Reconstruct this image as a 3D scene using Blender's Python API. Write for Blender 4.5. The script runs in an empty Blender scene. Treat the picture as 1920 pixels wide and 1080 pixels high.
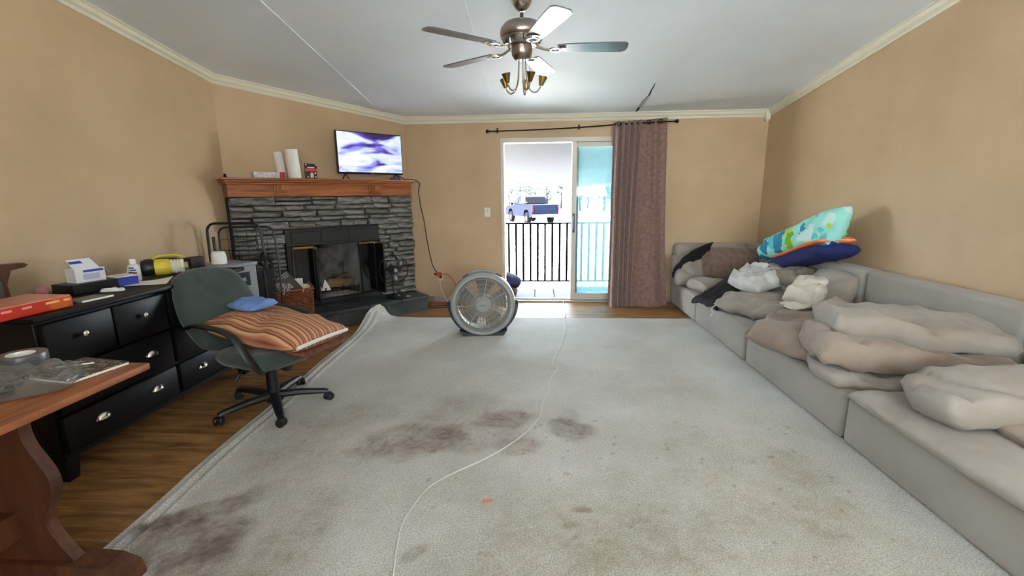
import bpy, bmesh, math, random
from mathutils import Vector, Matrix, noise, Euler
random.seed(7)
SC = bpy.context.scene
COL = SC.collection
R = math.radians
Q = 2 ** -.5
# ---------------------------------------------------------------- camera
F_PX, PITCH, YAW, ROLL, HC = 852.25, .2014, -.0573, -.0115, 1.3746
_fw = Vector((math.sin(YAW)*math.cos(PITCH), math.cos(YAW)*math.cos(PITCH), -math.sin(PITCH)))
_r = Vector((math.cos(YAW), -math.sin(YAW), 0)); _u = _r.cross(_fw)
_R = _r*math.cos(ROLL) + _u*math.sin(ROLL); _U = _u*math.cos(ROLL) - _r*math.sin(ROLL)
cd = bpy.data.cameras.new('camera'); cam = bpy.data.objects.new('camera', cd); COL.objects.link(cam)
cd.sensor_width = 36; cd.lens = F_PX/1920*36; cd.clip_start = .05; cd.clip_end = 500
m3 = Matrix((_R, _U, -_fw)).transposed()
cam.matrix_world = Matrix.Translation((0, 0, HC)) @ m3.to_4x4()
SC.camera = cam
# ---------------------------------------------------------------- world, sun, added fill lamps behind the camera, exposure
def lin(c):
    return tuple(((v/255)/12.92 if v/255 <= .04045 else ((v/255+.055)/1.055)**2.4) for v in c)
w = bpy.data.worlds.new('sky'); SC.world = w; w.use_nodes = True
bg = w.node_tree.nodes['Background']; bg.inputs[0].default_value = (.76, .88, 1.0, 1); bg.inputs[1].default_value = 9
sd = bpy.data.lights.new('sun', 'SUN'); sd.energy = 42; sd.angle = R(1.0); sd.color = (1, .97, .94)
sun = bpy.data.objects.new('sun', sd); COL.objects.link(sun); sun.rotation_euler = Vector((.45, .18, -.85)).to_track_quat('-Z', 'Y').to_euler()
def area(name, loc, rot, sx, sy, energy, color=(1, 1, 1), portal=False):
    d = bpy.data.lights.new(name, 'AREA'); d.shape = 'RECTANGLE'; d.size = sx; d.size_y = sy; d.energy = energy; d.color = color
    d.cycles.is_portal = portal
    o = bpy.data.objects.new(name, d); COL.objects.link(o); o.location = loc; o.rotation_euler = rot
    return o
# two added fill lamps behind the camera, tilted up at the ceiling; the patio door has a portal
area('rear_fill_light', (-1.3, -3.45, 1.55), (R(155), 0, 0), 1.4, 1.1, 86, (.82, .92, 1))
area('rear_fill_light', (1.5, -3.45, 1.55), (R(155), 0, 0), 1.4, 1.1, 110, (.82, .92, 1))
area('patio_door_portal', (.47, 5.96, 1.03), (R(-90), 0, 0), 1.8, 2.0, 1, portal=True)
vs = SC.view_settings; vs.view_transform = 'Standard'; vs.look = 'None'; vs.gamma = 1; vs.use_curve_mapping = False; vs.exposure = 2.12
SC.cycles.use_denoising = True
SC.cycles.max_bounces = 8; SC.cycles.diffuse_bounces = 5; SC.cycles.transparent_max_bounces = 12
SC.cycles.sample_clamp_indirect = 10
SC.cycles.caustics_reflective = False; SC.cycles.caustics_refractive = False
# ---------------------------------------------------------------- room numbers (metres)
D, H, XL, XR, T, S = 5.8251, 2.2419, -1.65, 2.7331, 1.4133, .1354
XW = XL - T            # left wall
YC = D - T             # where the fireplace wall meets the left wall
HCL = H + .08          # ceiling height at the patio wall
def ceil_z(y): return HCL + S*(D - y)
# ================================================================ materials
MATS = {}
def new_mat(name):
    m = bpy.data.materials.new(name); m.use_nodes = True
    return m, m.node_tree.nodes, m.node_tree.links, m.node_tree.nodes['Principled BSDF']
def M(name, rgb, rough=.6, metal=0, rgb2=None, scale=6, detail=4, bump=0, bscale=60, stretch=(1, 1, 1), coat=0, sheen=0, lo=.35, hi=.65, alpha=1, spec=.5, obj_rand=0):
    if name in MATS: return MATS[name]
    m, N, L, P = new_mat(name)
    P.inputs['Roughness'].default_value = rough; P.inputs['Metallic'].default_value = metal
    P.inputs['Coat Weight'].default_value = coat; P.inputs['Coat Roughness'].default_value = .15
    P.inputs['Specular IOR Level'].default_value = spec
    P.inputs['Sheen Weight'].default_value = sheen
    c1 = lin(rgb)+(1,)
    P.inputs['Base Color'].default_value = c1
    out = None
    if rgb2 is not None or bump or obj_rand:
        tc = N.new('ShaderNodeTexCoord'); mp = N.new('ShaderNodeMapping'); mp.inputs['Scale'].default_value = stretch
        L.new(tc.outputs['Object'], mp.inputs['Vector'])
    if rgb2 is not None:
        nz = N.new('ShaderNodeTexNoise'); nz.inputs['Scale'].default_value = scale; nz.inputs['Detail'].default_value = detail
        L.new(mp.outputs[0], nz.inputs['Vector'])
        cr = N.new('ShaderNodeValToRGB'); cr.color_ramp.elements[0].position = lo; cr.color_ramp.elements[1].position = hi
        cr.color_ramp.elements[0].color = c1; cr.color_ramp.elements[1].color = lin(rgb2)+(1,)
        L.new(nz.outputs['Fac'], cr.inputs[0]); out = cr.outputs[0]
    if obj_rand:
        oi = N.new('ShaderNodeObjectInfo'); mr = N.new('ShaderNodeMapRange')
        mr.inputs[3].default_value = 1-obj_rand; mr.inputs[4].default_value = 1+obj_rand
        L.new(oi.outputs['Random'], mr.inputs[0])
        mx = N.new('ShaderNodeMix'); mx.data_type = 'RGBA'; mx.blend_type = 'MULTIPLY'; mx.inputs[0].default_value = 1
        if out is not None: L.new(out, mx.inputs[6])
        else: mx.inputs[6].default_value = c1
        L.new(mr.outputs[0], mx.inputs[7]); out = mx.outputs[2]
    if out is not None: L.new(out, P.inputs['Base Color'])
    if bump:
        nb = N.new('ShaderNodeTexNoise'); nb.inputs['Scale'].default_value = bscale; nb.inputs['Detail'].default_value = 3
        L.new(mp.outputs[0], nb.inputs['Vector'])
        b = N.new('ShaderNodeBump'); b.inputs['Strength'].default_value = bump; b.inputs['Distance'].default_value = .01
        L.new(nb.outputs['Fac'], b.inputs['Height']); L.new(b.outputs[0], P.inputs['Normal'])
    MATS[name] = m
    return m
def glass(name, tint=(1, 1, 1), veil=0, veilc=(.8, .95, 1)):
    m, N, L, P = new_mat(name)
    N.remove(P); o = [n for n in N if n.type == 'OUTPUT_MATERIAL'][0]
    t = N.new('ShaderNodeBsdfTransparent'); t.inputs[0].default_value = tint+(1,)
    g = N.new('ShaderNodeBsdfGlossy'); g.inputs['Roughness'].default_value = .02
    fr = N.new('ShaderNodeFresnel'); fr.inputs[0].default_value = 1.45
    mr = N.new('ShaderNodeMath'); mr.operation = 'MULTIPLY'; mr.inputs[1].default_value = .35; L.new(fr.outputs[0], mr.inputs[0])
    mx = N.new('ShaderNodeMixShader'); L.new(mr.outputs[0], mx.inputs[0]); L.new(t.outputs[0], mx.inputs[1]); L.new(g.outputs[0], mx.inputs[2])
    last = mx
    if veil:      # film of dust on the pane scatters some daylight
        tl = N.new('ShaderNodeBsdfTranslucent'); tl.inputs[0].default_value = veilc+(1,)
        m2 = N.new('ShaderNodeMixShader'); m2.inputs[0].default_value = veil; L.new(mx.outputs[0], m2.inputs[1]); L.new(tl.outputs[0], m2.inputs[2]); last = m2
    L.new(last.outputs[0], o.inputs[0]); MATS[name] = m
    return m
def emis(name, build):
    m, N, L, P = new_mat(name)
    MATS[name] = m
    return m, N, L, P
# ================================================================ mesh building
class MB:
    def __init__(s): s.soft = False; s.v = []; s.f = []; s.sm = []; s.mi = []; s.m = 0; s.uv = None
    def add(s, vs, fs, smooth=False, mat=None):
        o = len(s.v); s.v += [tuple(v) for v in vs]
        for f in fs:
            s.f.append(tuple(i+o for i in f)); s.sm.append(smooth); s.mi.append(s.m if mat is None else mat)
        return s
    def box(s, c, d, bev=0, rot=None, seg=1, smooth=False, xf=None):
        bm = bmesh.new(); bmesh.ops.create_cube(bm, size=1)
        for v in bm.verts: v.co = Vector((v.co.x*d[0], v.co.y*d[1], v.co.z*d[2]))
        if bev: bmesh.ops.bevel(bm, geom=list(bm.edges), offset=bev, segments=seg, profile=.5, affect='EDGES')
        if xf:
            for v in bm.verts: v.co = Vector(xf(v.co))
        Mx = Matrix.Translation(c)
        if rot: Mx = Mx @ Euler(rot).to_matrix().to_4x4()
        bmesh.ops.transform(bm, matrix=Mx, verts=bm.verts)
        bm.verts.index_update()
        s.add([v.co for v in bm.verts], [[v.index for v in f.verts] for f in bm.faces], smooth or (bev and seg > 1)); bm.free()
        return s
    def rng(s, x0, x1, y0, y1, z0, z1, bev=0, seg=1):
        return s.box(((x0+x1)/2, (y0+y1)/2, (z0+z1)/2), (abs(x1-x0), abs(y1-y0), abs(z1-z0)), bev, seg=seg)
    def tube(s, pts, rad, n=8, cap=True, flat=1.0, up=None, closed=False):
        pts = [Vector(p) for p in pts]; k = len(pts)
        rads = rad if isinstance(rad, (list, tuple)) else [rad]*k
        vs = []; prev = None
        for i, p in enumerate(pts):
            if closed: t = (pts[(i+1) % k]-pts[i-1])
            else: t = pts[min(i+1, k-1)]-pts[max(i-1, 0)]
            if t.length < 1e-9: t = Vector((0, 0, 1))
            t.normalize()
            if prev is None:
                a = Vector(up) if up else (Vector((0, 0, 1)) if abs(t.z) < .9 else Vector((1, 0, 0)))
            else: a = prev
            b = t.cross(a)
            if b.length < 1e-6: b = t.orthogonal()
            b.normalize(); a = b.cross(t).normalized(); prev = a
            for j in range(n):
                an = 2*math.pi*j/n
                vs.append(p + b*(math.cos(an)*rads[i]) + a*(math.sin(an)*rads[i]*flat))
        fs = []
        for i in range(k if closed else k-1):
            for j in range(n):
                i2 = (i+1) % k
                fs.append((i*n+j, i*n+(j+1) % n, i2*n+(j+1) % n, i2*n+j))
        if cap and not closed:
            fs.append(tuple(reversed(range(n)))); fs.append(tuple((k-1)*n+j for j in range(n)))
        return s.add(vs, fs, True)
    def lathe(s, prof, c=(0, 0, 0), axis='z', n=24, smooth=True, a0=0, a1=2*math.pi):
        # prof: (radius, height)
        full = abs(a1-a0-2*math.pi) < 1e-6; kk = n if full else n+1
        vs = []
        for (r_, h) in prof:
            for j in range(kk):
                an = a0+(a1-a0)*j/n
                x, y = r_*math.cos(an), r_*math.sin(an)
                p = {'z': (x, y, h), 'y': (x, h, y), 'x': (h, x, y)}[axis]
                vs.append((p[0]+c[0], p[1]+c[1], p[2]+c[2]))
        fs = []
        for i in range(len(prof)-1):
            for j in range(n):
                j2 = (j+1) % kk
                fs.append((i*kk+j, i*kk+j2, (i+1)*kk+j2, (i+1)*kk+j))
        return s.add(vs, fs, smooth)
    def prism(s, poly, h0, h1, axis='z', smooth=False):
        # poly: 2D outline; extruded along axis
        n = len(poly)
        def mp(a, b, h): return {'z': (a, b, h), 'y': (a, h, b), 'x': (h, a, b)}[axis]
        vs = [mp(a, b, h0) for a, b in poly]+[mp(a, b, h1) for a, b in poly]
        fs = [tuple(range(n)), tuple(reversed(range(n, 2*n)))]
        for i in range(n): fs.append((i, (i+1) % n, n+(i+1) % n, n+i))
        return s.add(vs, fs, smooth)
    def sphere(s, c, r_, n=12, sc=(1, 1, 1)):
        prof = [(math.sin(math.pi*i/n)*1.0, -math.cos(math.pi*i/n)) for i in range(n+1)]
        o = len(s.v); s.lathe(prof, n=n*2)
        for i in range(o, len(s.v)):
            v = s.v[i]; s.v[i] = (c[0]+v[0]*r_*sc[0], c[1]+v[1]*r_*sc[1], c[2]+v[2]*r_*sc[2])
        return s
    def mesh(s, name, mats):
        me = bpy.data.meshes.new(name); me.from_pydata(s.v, [], s.f); me.validate(clean_customdata=False)
        bm = bmesh.new(); bm.from_mesh(me); bmesh.ops.remove_doubles(bm, verts=bm.verts, dist=1e-6)
        bmesh.ops.recalc_face_normals(bm, faces=bm.faces); bm.to_mesh(me); bm.free()
        return me
    def build(s, name, mat, parent=None, loc=(0, 0, 0), rot=(0, 0, 0), sub=0):
        mats = mat if isinstance(mat, (list, tuple)) else [mat]
        me = bpy.data.meshes.new(name); me.from_pydata(s.v, [], s.f)
        for i, p in enumerate(me.polygons):
            p.use_smooth = bool(s.sm[i]); p.material_index = s.mi[i]
        for m in mats: me.materials.append(m)
        bm = bmesh.new(); bm.from_mesh(me); bmesh.ops.recalc_face_normals(bm, faces=bm.faces); bm.to_mesh(me); bm.free()
        if any(s.sm) and not s.soft: me.set_sharp_from_angle(angle=R(40))
        o = bpy.data.objects.new(name, me); COL.objects.link(o); o.location = loc; o.rotation_euler = rot
        if parent: o.parent = parent
        if sub:
            md = o.modifiers.new('subdivision', 'SUBSURF'); md.levels = sub; md.render_levels = sub
        return o
def tag(o, label=None, cat=None, group=None, kind=None):
    if label: o['label'] = label
    if cat: o['category'] = cat
    if group: o['group'] = group
    if kind: o['kind'] = kind
    return o
def thing(name, label, cat, loc=(0, 0, 0), rz=0, group=None, rot=None):
    o = bpy.data.objects.new(name, None); COL.objects.link(o); o.empty_display_size = .1
    o.location = loc; o.rotation_euler = rot if rot else (0, 0, rz)
    return tag(o, label, cat, group)
def text(name, body, size, mat, parent, loc, rot, ext=.0006, align='CENTER', space=1.0):
    cu = bpy.data.curves.new(name, 'FONT'); cu.body = body; cu.size = size; cu.extrude = ext; cu.align_x = align; cu.align_y = 'CENTER'; cu.space_line = space
    cu.resolution_u = 2
    tmp = bpy.data.objects.new(name, cu); COL.objects.link(tmp)
    dg = bpy.context.evaluated_depsgraph_get(); me = bpy.data.meshes.new_from_object(tmp.evaluated_get(dg))
    bpy.data.objects.remove(tmp); me.materials.clear(); me.materials.append(mat)
    o = bpy.data.objects.new(name, me); COL.objects.link(o); o.parent = parent; o.location = loc; o.rotation_euler = rot
    return o
def nz(x, y, z=0): return noise.noise(Vector((x, y, z)))
def fbm(x, y, z=0, o=3): return noise.fractal(Vector((x, y, z)), 1.0, 2.0, o)
def ridge(x, y, z=0): return 1-abs(noise.noise(Vector((x, y, z))))*2
def cush(w_, d_, h_, seed=0, wr=.012, nx=30, ny=26, p=4, e=.42, rnd=.25, flat=False, crumple=0, fn=None, freq=5.0, taper=0):
    """a stuffed cushion or bundle: two grids sharing their seam; fn bends it"""
    mb = MB(); vs = []; idx = {}
    def pos(s, t, side):
        x = w_/2*s*math.sqrt(1-rnd*t*t); y = d_/2*t*math.sqrt(1-rnd*s*s)*(1+taper*s)
        ed = max(0, (1-abs(s)**p))*max(0, (1-abs(t)**p)); th = ed**e
        k = seed*13.7
        wrn = (ridge(x*freq+k, y*freq*.6, k)-.45)*wr*(1.25-.75*ed) + nz(x*2.2+k, y*2.2, 3.1)*wr*.8 - wr*.9*max(0, ridge(x*freq*.9+y*freq*.7+k, y*freq*.35-x*.8, k+2))**7
        if side > 0:
            z = h_/2*th + wrn*min(1, th*1.5)*1.6
            if crumple: z += crumple*th*(ridge(x*freq*1.3+k, y*freq*1.3, 1.7)-.3+.6*ridge(x*freq*2.6, y*freq*2.6+k, 4.2)*.5)
        else:
            z = -h_/2*th*(.25 if flat else 1) + (0 if flat else wrn*min(1, th*1.5))
        ex = nz(y*4+k, s*2, 7)*wr*1.3; ey = nz(x*4+k, t*2, 9)*wr*1.3
        q = (x+ex*abs(s)**2, y+ey*abs(t)**2, z)
        return fn(*q) if fn else q
    def node(i, j, side):
        b = i in (0, nx) or j in (0, ny)
        key = (i, j, 0 if b else side)
        if key not in idx:
            s = 2*i/nx-1; t = 2*j/ny-1
            # denser near the seam
            s = math.copysign(abs(s)**.8, s); t = math.copysign(abs(t)**.8, t)
            vs.append(pos(s, t, side)); idx[key] = len(vs)-1
        return idx[key]
    fs = []
    for i in range(nx):
        for j in range(ny):
            fs.append((node(i, j, 1), node(i+1, j, 1), node(i+1, j+1, 1), node(i, j+1, 1)))
            fs.append((node(i, j+1, -1), node(i+1, j+1, -1), node(i+1, j, -1), node(i, j, -1)))
    mb.add(vs, fs, True); mb.soft = True
    return mb
def sheet(nu, nv, fn, thick=0):
    """surface patch fn(u,v) -> point, u,v in 0..1; thick offsets a back side along the normal"""
    mb = MB(); P = [[Vector(fn(i/nu, j/nv)) for j in range(nv+1)] for i in range(nu+1)]
    vs = [P[i][j] for i in range(nu+1) for j in range(nv+1)]; k = nv+1
    fs = [(i*k+j, (i+1)*k+j, (i+1)*k+j+1, i*k+j+1) for i in range(nu) for j in range(nv)]
    if thick:
        o = len(vs)
        for i in range(nu+1):
            for j in range(nv+1):
                a = P[min(i+1, nu)][j]-P[max(i-1, 0)][j]; b = P[i][min(j+1, nv)]-P[i][max(j-1, 0)]
                n = a.cross(b); n = n.normalized() if n.length > 1e-9 else Vector((0, 0, 1))
                vs.append(P[i][j]-n*thick)
        fs += [(o+i*k+j+1, o+(i+1)*k+j+1, o+(i+1)*k+j, o+i*k+j) for i in range(nu) for j in range(nv)]
        ring = [(i, 0) for i in range(nu)]+[(nu, j) for j in range(nv)]+[(i, nv) for i in range(nu, 0, -1)]+[(0, j) for j in range(nv, 0, -1)]
        for a in range(len(ring)):
            p1 = ring[a]; p2 = ring[(a+1) % len(ring)]
            i1 = p1[0]*k+p1[1]; i2 = p2[0]*k+p2[1]
            fs.append((i1, o+i1, o+i2, i2))
    mb.add(vs, fs, True)
    return mb
def spline(pts, n=8):
    """Catmull-Rom through the points"""
    P = [Vector(p) for p in pts]; P = [P[0]*2-P[1]]+P+[P[-1]*2-P[-2]]; out = []
    for i in range(1, len(P)-2):
        for k in range(n):
            t = k/n; a, b, c, d = P[i-1], P[i], P[i+1], P[i+2]
            out.append(.5*((2*b)+(c-a)*t+(2*a-5*b+4*c-d)*t*t+(3*b-a-3*c+d)*t**3))
    out.append(P[-2]); return out
# common materials
BLACK = M('black_plastic', (22, 22, 24), .45)
CHAR = M('charcoal_plastic', (46, 50, 54), .5)
WHITE = M('white_plastic', (232, 232, 228), .4)
DARKM = M('dark_bronze_metal', (40, 32, 28), .4, .6)
NICK = M('brushed_nickel', (200, 196, 188), .22, 1)
BRASS = M('antique_brass', (150, 128, 78), .3, 1)
CHROME = M('pull_nickel', (225, 222, 215), .2, 1)
IRON = M('black_iron', (24, 22, 21), .6, .3)
PAPER = M('white_paper', (232, 230, 224), .7)
BLUEP = M('blue_print', (45, 65, 160), .5)
# ================================================================ the room shell
def wall_mat():
    m, N, L, P = new_mat('tan_wall_paint'); P.inputs['Roughness'].default_value = .55
    P.inputs['Specular IOR Level'].default_value = .35
    tc = N.new('ShaderNodeTexCoord')
    n1 = N.new('ShaderNodeTexNoise'); n1.inputs['Scale'].default_value = 1.1; n1.inputs['Detail'].default_value = 5; n1.inputs['Roughness'].default_value = .6
    L.new(tc.outputs['Object'], n1.inputs['Vector'])
    cr = N.new('ShaderNodeValToRGB'); cr.color_ramp.elements[0].position = .33; cr.color_ramp.elements[1].position = .68
    cr.color_ramp.elements[0].color = lin((187, 161, 126))+(1,); cr.color_ramp.elements[1].color = lin((203, 176, 142))+(1,)
    L.new(n1.outputs['Fac'], cr.inputs[0]); L.new(cr.outputs[0], P.inputs['Base Color'])
    n2 = N.new('ShaderNodeTexNoise'); n2.inputs['Scale'].default_value = 90; L.new(tc.outputs['Object'], n2.inputs['Vector'])
    b = N.new('ShaderNodeBump'); b.inputs['Strength'].default_value = .12; b.inputs['Distance'].default_value = .004
    L.new(n2.outputs['Fac'], b.inputs['Height']); L.new(b.outputs[0], P.inputs['Normal'])
    return m
WALL = wall_mat()
CEIL = M('ceiling_board', (230, 239, 248), .7, rgb2=(222, 230, 236), scale=.9, bump=.08, bscale=70)
TRIM = M('cream_trim', (222, 218, 198), .45)
def floor_mat():
    m, N, L, P = new_mat('laminate_floor'); P.inputs['Roughness'].default_value = .55; P.inputs['Specular IOR Level'].default_value = .25
    tc = N.new('ShaderNodeTexCoord')
    mp = N.new('ShaderNodeMapping'); mp.inputs['Scale'].default_value = (1.2, 9, 1); L.new(tc.outputs['Object'], mp.inputs['Vector'])
    n1 = N.new('ShaderNodeTexNoise'); n1.inputs['Scale'].default_value = 2.2; n1.inputs['Detail'].default_value = 7; n1.inputs['Roughness'].default_value = .65; n1.inputs['Distortion'].default_value = .6
    L.new(mp.outputs[0], n1.inputs['Vector'])
    cr = N.new('ShaderNodeValToRGB'); e = cr.color_ramp.elements
    e[0].position = .30; e[0].color = lin((96, 64, 36))+(1,); e[1].position = .72; e[1].color = lin((178, 134, 84))+(1,)
    x = e.new(.5); x.color = lin((142, 102, 60))+(1,)
    L.new(n1.outputs['Fac'], cr.inputs[0])
    br = N.new('ShaderNodeTexBrick'); br.inputs['Scale'].default_value = 1; br.inputs['Mortar Size'].default_value = .0015; br.inputs['Brick Width'].default_value = 1.2; br.inputs['Row Height'].default_value = .19
    br.inputs['Color1'].default_value = (1, 1, 1, 1); br.inputs['Color2'].default_value = (.86, .84, .82, 1); br.inputs['Mortar'].default_value = (.45, .4, .35, 1)
    L.new(tc.outputs['Object'], br.inputs['Vector'])
    mx = N.new('ShaderNodeMix'); mx.data_type = 'RGBA'; mx.blend_type = 'MULTIPLY'; mx.inputs[0].default_value = .8
    L.new(cr.outputs[0], mx.inputs[6]); L.new(br.outputs['Color'], mx.inputs[7]); L.new(mx.outputs[2], P.inputs['Base Color'])
    return m
FLOORM = floor_mat()
def struct(o, label, cat): return tag(o, label, cat, kind='structure')
YR = -3.5
struct(MB().rng(XW-.15, XR+.15, YR-.15, D+.10, -.12, 0).build('floor', FLOORM), 'brown wood-look laminate floor around the rug', 'floor')
# ceiling: rises from the patio wall to a ridge behind the camera, then falls
RY = -.3; RZ = ceil_z(RY); ZR = RZ - S*(RY-YR)
x0, x1 = XW-.15, XR+.15
ce = MB(); ya = D+.13
for (ya_, za, yb, zb) in [(ya, ceil_z(ya), RY, RZ), (RY, RZ, YR-.15, ZR-S*.15)]:
    ce.add([(x0, ya_, za), (x1, ya_, za), (x1, yb, zb), (x0, yb, zb), (x0, ya_, za+.12), (x1, ya_, za+.12), (x1, yb, zb+.12), (x0, yb, zb+.12)],
           [(0, 1, 2, 3), (7, 6, 5, 4), (0, 4, 5, 1), (1, 5, 6, 2), (2, 6, 7, 3), (3, 7, 4, 0)])
ceiling = struct(ce.build('ceiling', CEIL), 'sloped off-white ceiling of plain boards', 'ceiling')
for bx in (-1.855, -.497):     # batten strips over the board joints
    b = MB(); za, zb = ceil_z(D-.02), ceil_z(0)
    b.add([(bx-.011, D-.02, za+.002), (bx+.011, D-.02, za+.002), (bx+.011, D-.02, za-.006), (bx-.011, D-.02, za-.006),
           (bx-.011, 0, zb+.002), (bx+.011, 0, zb+.002), (bx+.011, 0, zb-.006), (bx-.011, 0, zb-.006)],
          [(0, 1, 2, 3), (7, 6, 5, 4), (0, 4, 5, 1), (1, 5, 6, 2), (2, 6, 7, 3), (3, 7, 4, 0)])
    b.build('batten_strip', CEIL, ceiling)
# torn crack in the ceiling board: dark gap plus a hanging flap of torn paper
ck = [(1.17, 5.79, .012), (1.172, 5.70, .022), (1.168, 5.60, .026), (1.178, 5.50, .03), (1.172, 5.42, .038), (1.182, 5.33, .03), (1.19, 5.24, .014), (1.183, 5.17, .017), (1.178, 5.08, .012), (1.172, 4.98, .012), (1.166, 4.88, .002)]
cb = MB(); vs = []; fs = []
for (x, y, hw) in ck:
    jx = random.uniform(-.004, .004)
    for sx in (-1, 1):
        vs.append((x+sx*hw*.55+jx, y, ceil_z(y)-.0025)); vs.append((x+sx*hw*.55+jx, y, ceil_z(y)+.01))
for i in range(len(ck)-1):
    a = i*4; fs += [(a, a+2, a+6, a+4), (a+1, a+5, a+7, a+3), (a, a+4, a+5, a+1), (a+2, a+3, a+7, a+6)]
cb.add(vs, fs); cb.build('crack', M('crack_dark', (34, 30, 28), .9), ceiling)
fl = MB(); vs = []; fs = []
for i, (x, y, hw) in enumerate(ck[2:7]):
    k = math.sin(math.pi*(i+.4)/5)
    vs += [(x-hw*.5, y, ceil_z(y)-.003), (x+hw*.05, y+.01, ceil_z(y)-.004-.02*k), (x+hw*.05, y+.01, ceil_z(y)-.0055-.02*k)]
for i in range(4):
    a = i*3; fs += [(a, a+1, a+4, a+3), (a, a+3, a+5, a+2), (a+1, a+2, a+5, a+4)]
fl.add(vs, fs); fl.build('torn_flap', M('torn_paper_grey', (150, 146, 140), .9), ceiling)
# walls
DX0, DX1, DZ = -.461, 1.40, 2.06
wb = MB(); wb.rng(XW-.1, DX0, D, D+.12, 0, HCL+.03); wb.rng(DX1, XR+.15, D, D+.12, 0, HCL+.03); wb.rng(DX0, DX1, D, D+.12, DZ, HCL+.03)
wall_back = struct(wb.build('wall_back', WALL), 'tan painted wall around the sliding patio door', 'wall')
def side_wall(name, xa, xb, ylo, yhi, label):
    m = MB(); poly = [(ylo, 0), (yhi, 0), (yhi, ceil_z(yhi)+.05), (RY, RZ+.05), (ylo, ZR+.0)]
    m.prism(poly, xa, xb, 'x')
    return struct(m.build(name, WALL), label, 'wall')
side_wall('wall_right', XR, XR+.12, YR, D+.1, 'tan painted wall behind the grey sofa')
side_wall('wall_left', XW-.12, XW, YR, D+.1, 'tan painted wall behind the black dresser')
wr_ = MB(); wins = [(-2.05, -.55), (.75, 2.25)]; xs = [XW-.1, -2.05, -.55, .75, 2.25, XR+.1]
wr_.rng(XW-.1, XR+.1, YR-.12, YR, 0, .95); wr_.rng(XW-.1, XR+.1, YR-.12, YR, 2.15, ZR+.05)
for a, b in ((0, 1), (2, 3), (4, 5)): wr_.rng(xs[a], xs[b], YR-.12, YR, .95, 2.15)
struct(wr_.build('wall_rear', WALL), 'tan painted wall behind the camera with two windows', 'wall')
for i, (a, b) in enumerate(wins):
    f = MB(); f.rng(a, a+.05, YR-.1, YR-.04, .95, 2.15); f.rng(b-.05, b, YR-.1, YR-.04, .95, 2.15); f.rng(a, b, YR-.1, YR-.04, .95, 1.0); f.rng(a, b, YR-.1, YR-.04, 2.1, 2.15); f.rng(a, b, YR-.1, YR-.06, 1.53, 1.57)
    f.rng(a+.05, b-.05, YR-.115, YR-.105, .99, 2.11)      # added solid panel that blocks sky light at this unseen window
    struct(f.build('window_%d' % (i+1), WHITE), 'white framed window in the wall behind the camera, number %s' % ('one', 'two')[i], 'window')
struct(MB().rng(XW, -.95, -.75, -.63, 0, 3.02).build('wall_light_block', WALL), 'added unseen tan wall behind the camera blocking light on the dresser side', 'wall')  # added out of view to keep rear light off the table and dresser
# fireplace wall, diagonal across the corner; local frame: x = -u along the wall, y = -m out of the wall (front is -y)
def fp_empty(name, label, cat, u, m, z, rz=0, group=None):
    return thing(name, label, cat, (XL-u*Q+m*Q, D-u*Q-m*Q, z), R(45)+rz, group)
fw_ = bpy.data.objects.new('wall_fireplace', None); COL.objects.link(fw_); fw_.location = (XL, D, 0); fw_.rotation_euler = (0, 0, R(45))
struct(fw_, 'tan painted diagonal corner wall above the fireplace', 'wall')
LW = T/Q
U0, U1, FZ0, FZ1 = .56, 1.53, .22, .90
wd = MB()
wd.rng(-LW-.05, -U1, 0, .10, 0, 2.75); wd.rng(-U0, .05, 0, .10, 0, 2.75); wd.rng(-U1, -U0, 0, .10, FZ1, 2.75); wd.rng(-U1, -U0, 0, .10, 0, FZ0)
# cut the top to the slope of the ceiling
def cut(v):
    x, y, z = v
    if z > 2.5:
        Y = D + x*Q + y*Q
        return (x, y, min(z, ceil_z(Y)+.06))
    return v
wd.v = [cut(v) for v in wd.v]
wd.build('plaster', WALL, fw_)
# crown moulding
def crown(name, p0, p1, n, label):
    prof = [(0, .0), (.055, .0), (.055, -.014), (.044, -.02), (.034, -.045), (.016, -.058), (.016, -.066), (.009, -.08), (0, -.08)]
    n = Vector(n).normalized(); m = MB(); k = len(prof); vs = []
    for p in (p0, p1):
        for d_, h_ in prof:
            q = Vector(p)+n*d_; q.z += h_
            q.z += S*max(0, -(n.y))*d_ * 1.0
            vs.append(q)
    fs = [tuple(range(k)), tuple(reversed(range(k, 2*k)))]+[(i, (i+1) % k, k+(i+1) % k, k+i) for i in range(k)]
    m.add(vs, fs); return struct(m.build(name, TRIM), label, 'trim')
crown('trim_1', (XL-.03, D, HCL+.003), (XR, D, HCL+.003), (0, -1, 0), 'cream crown moulding above the patio door')
crown('trim_2', (XL+.02, D+.02, HCL+.003-S*.02), (XW-.02, YC-.02, ceil_z(YC-.02)+.003), (1, -1, 0), 'cream crown moulding above the fireplace')
crown('trim_3', (XW, YC+.03, ceil_z(YC+.03)+.003), (XW, RY, RZ+.003), (1, 0, 0), 'cream crown moulding on the wall above the dresser')
crown('trim_4', (XR, D, HCL+.003), (XR, RY, RZ+.003), (-1, 0, 0), 'cream crown moulding on the wall above the sofa')
cbk = MB(); cbk.box((XR-.035, D-.035, HCL-.055), (.06, .06, .12), .008); cbk.lathe([(.0, -.02), (.018, 0), (.03, .012)], (XR-.035, D-.035, HCL-.125), n=8)
struct(cbk.build('trim_5', TRIM), 'cream corner block where two crown mouldings meet above the sofa corner', 'trim')
BB = M('worn_baseboard', (196, 190, 182), .5, rgb2=(150, 130, 118), scale=9)
struct(MB().rng(XL+.02, DX0-.05, D-.014, D, 0, .075, .003).build('baseboard_back', BB), 'scuffed off-white baseboard between fireplace and patio door', 'baseboard')
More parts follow.
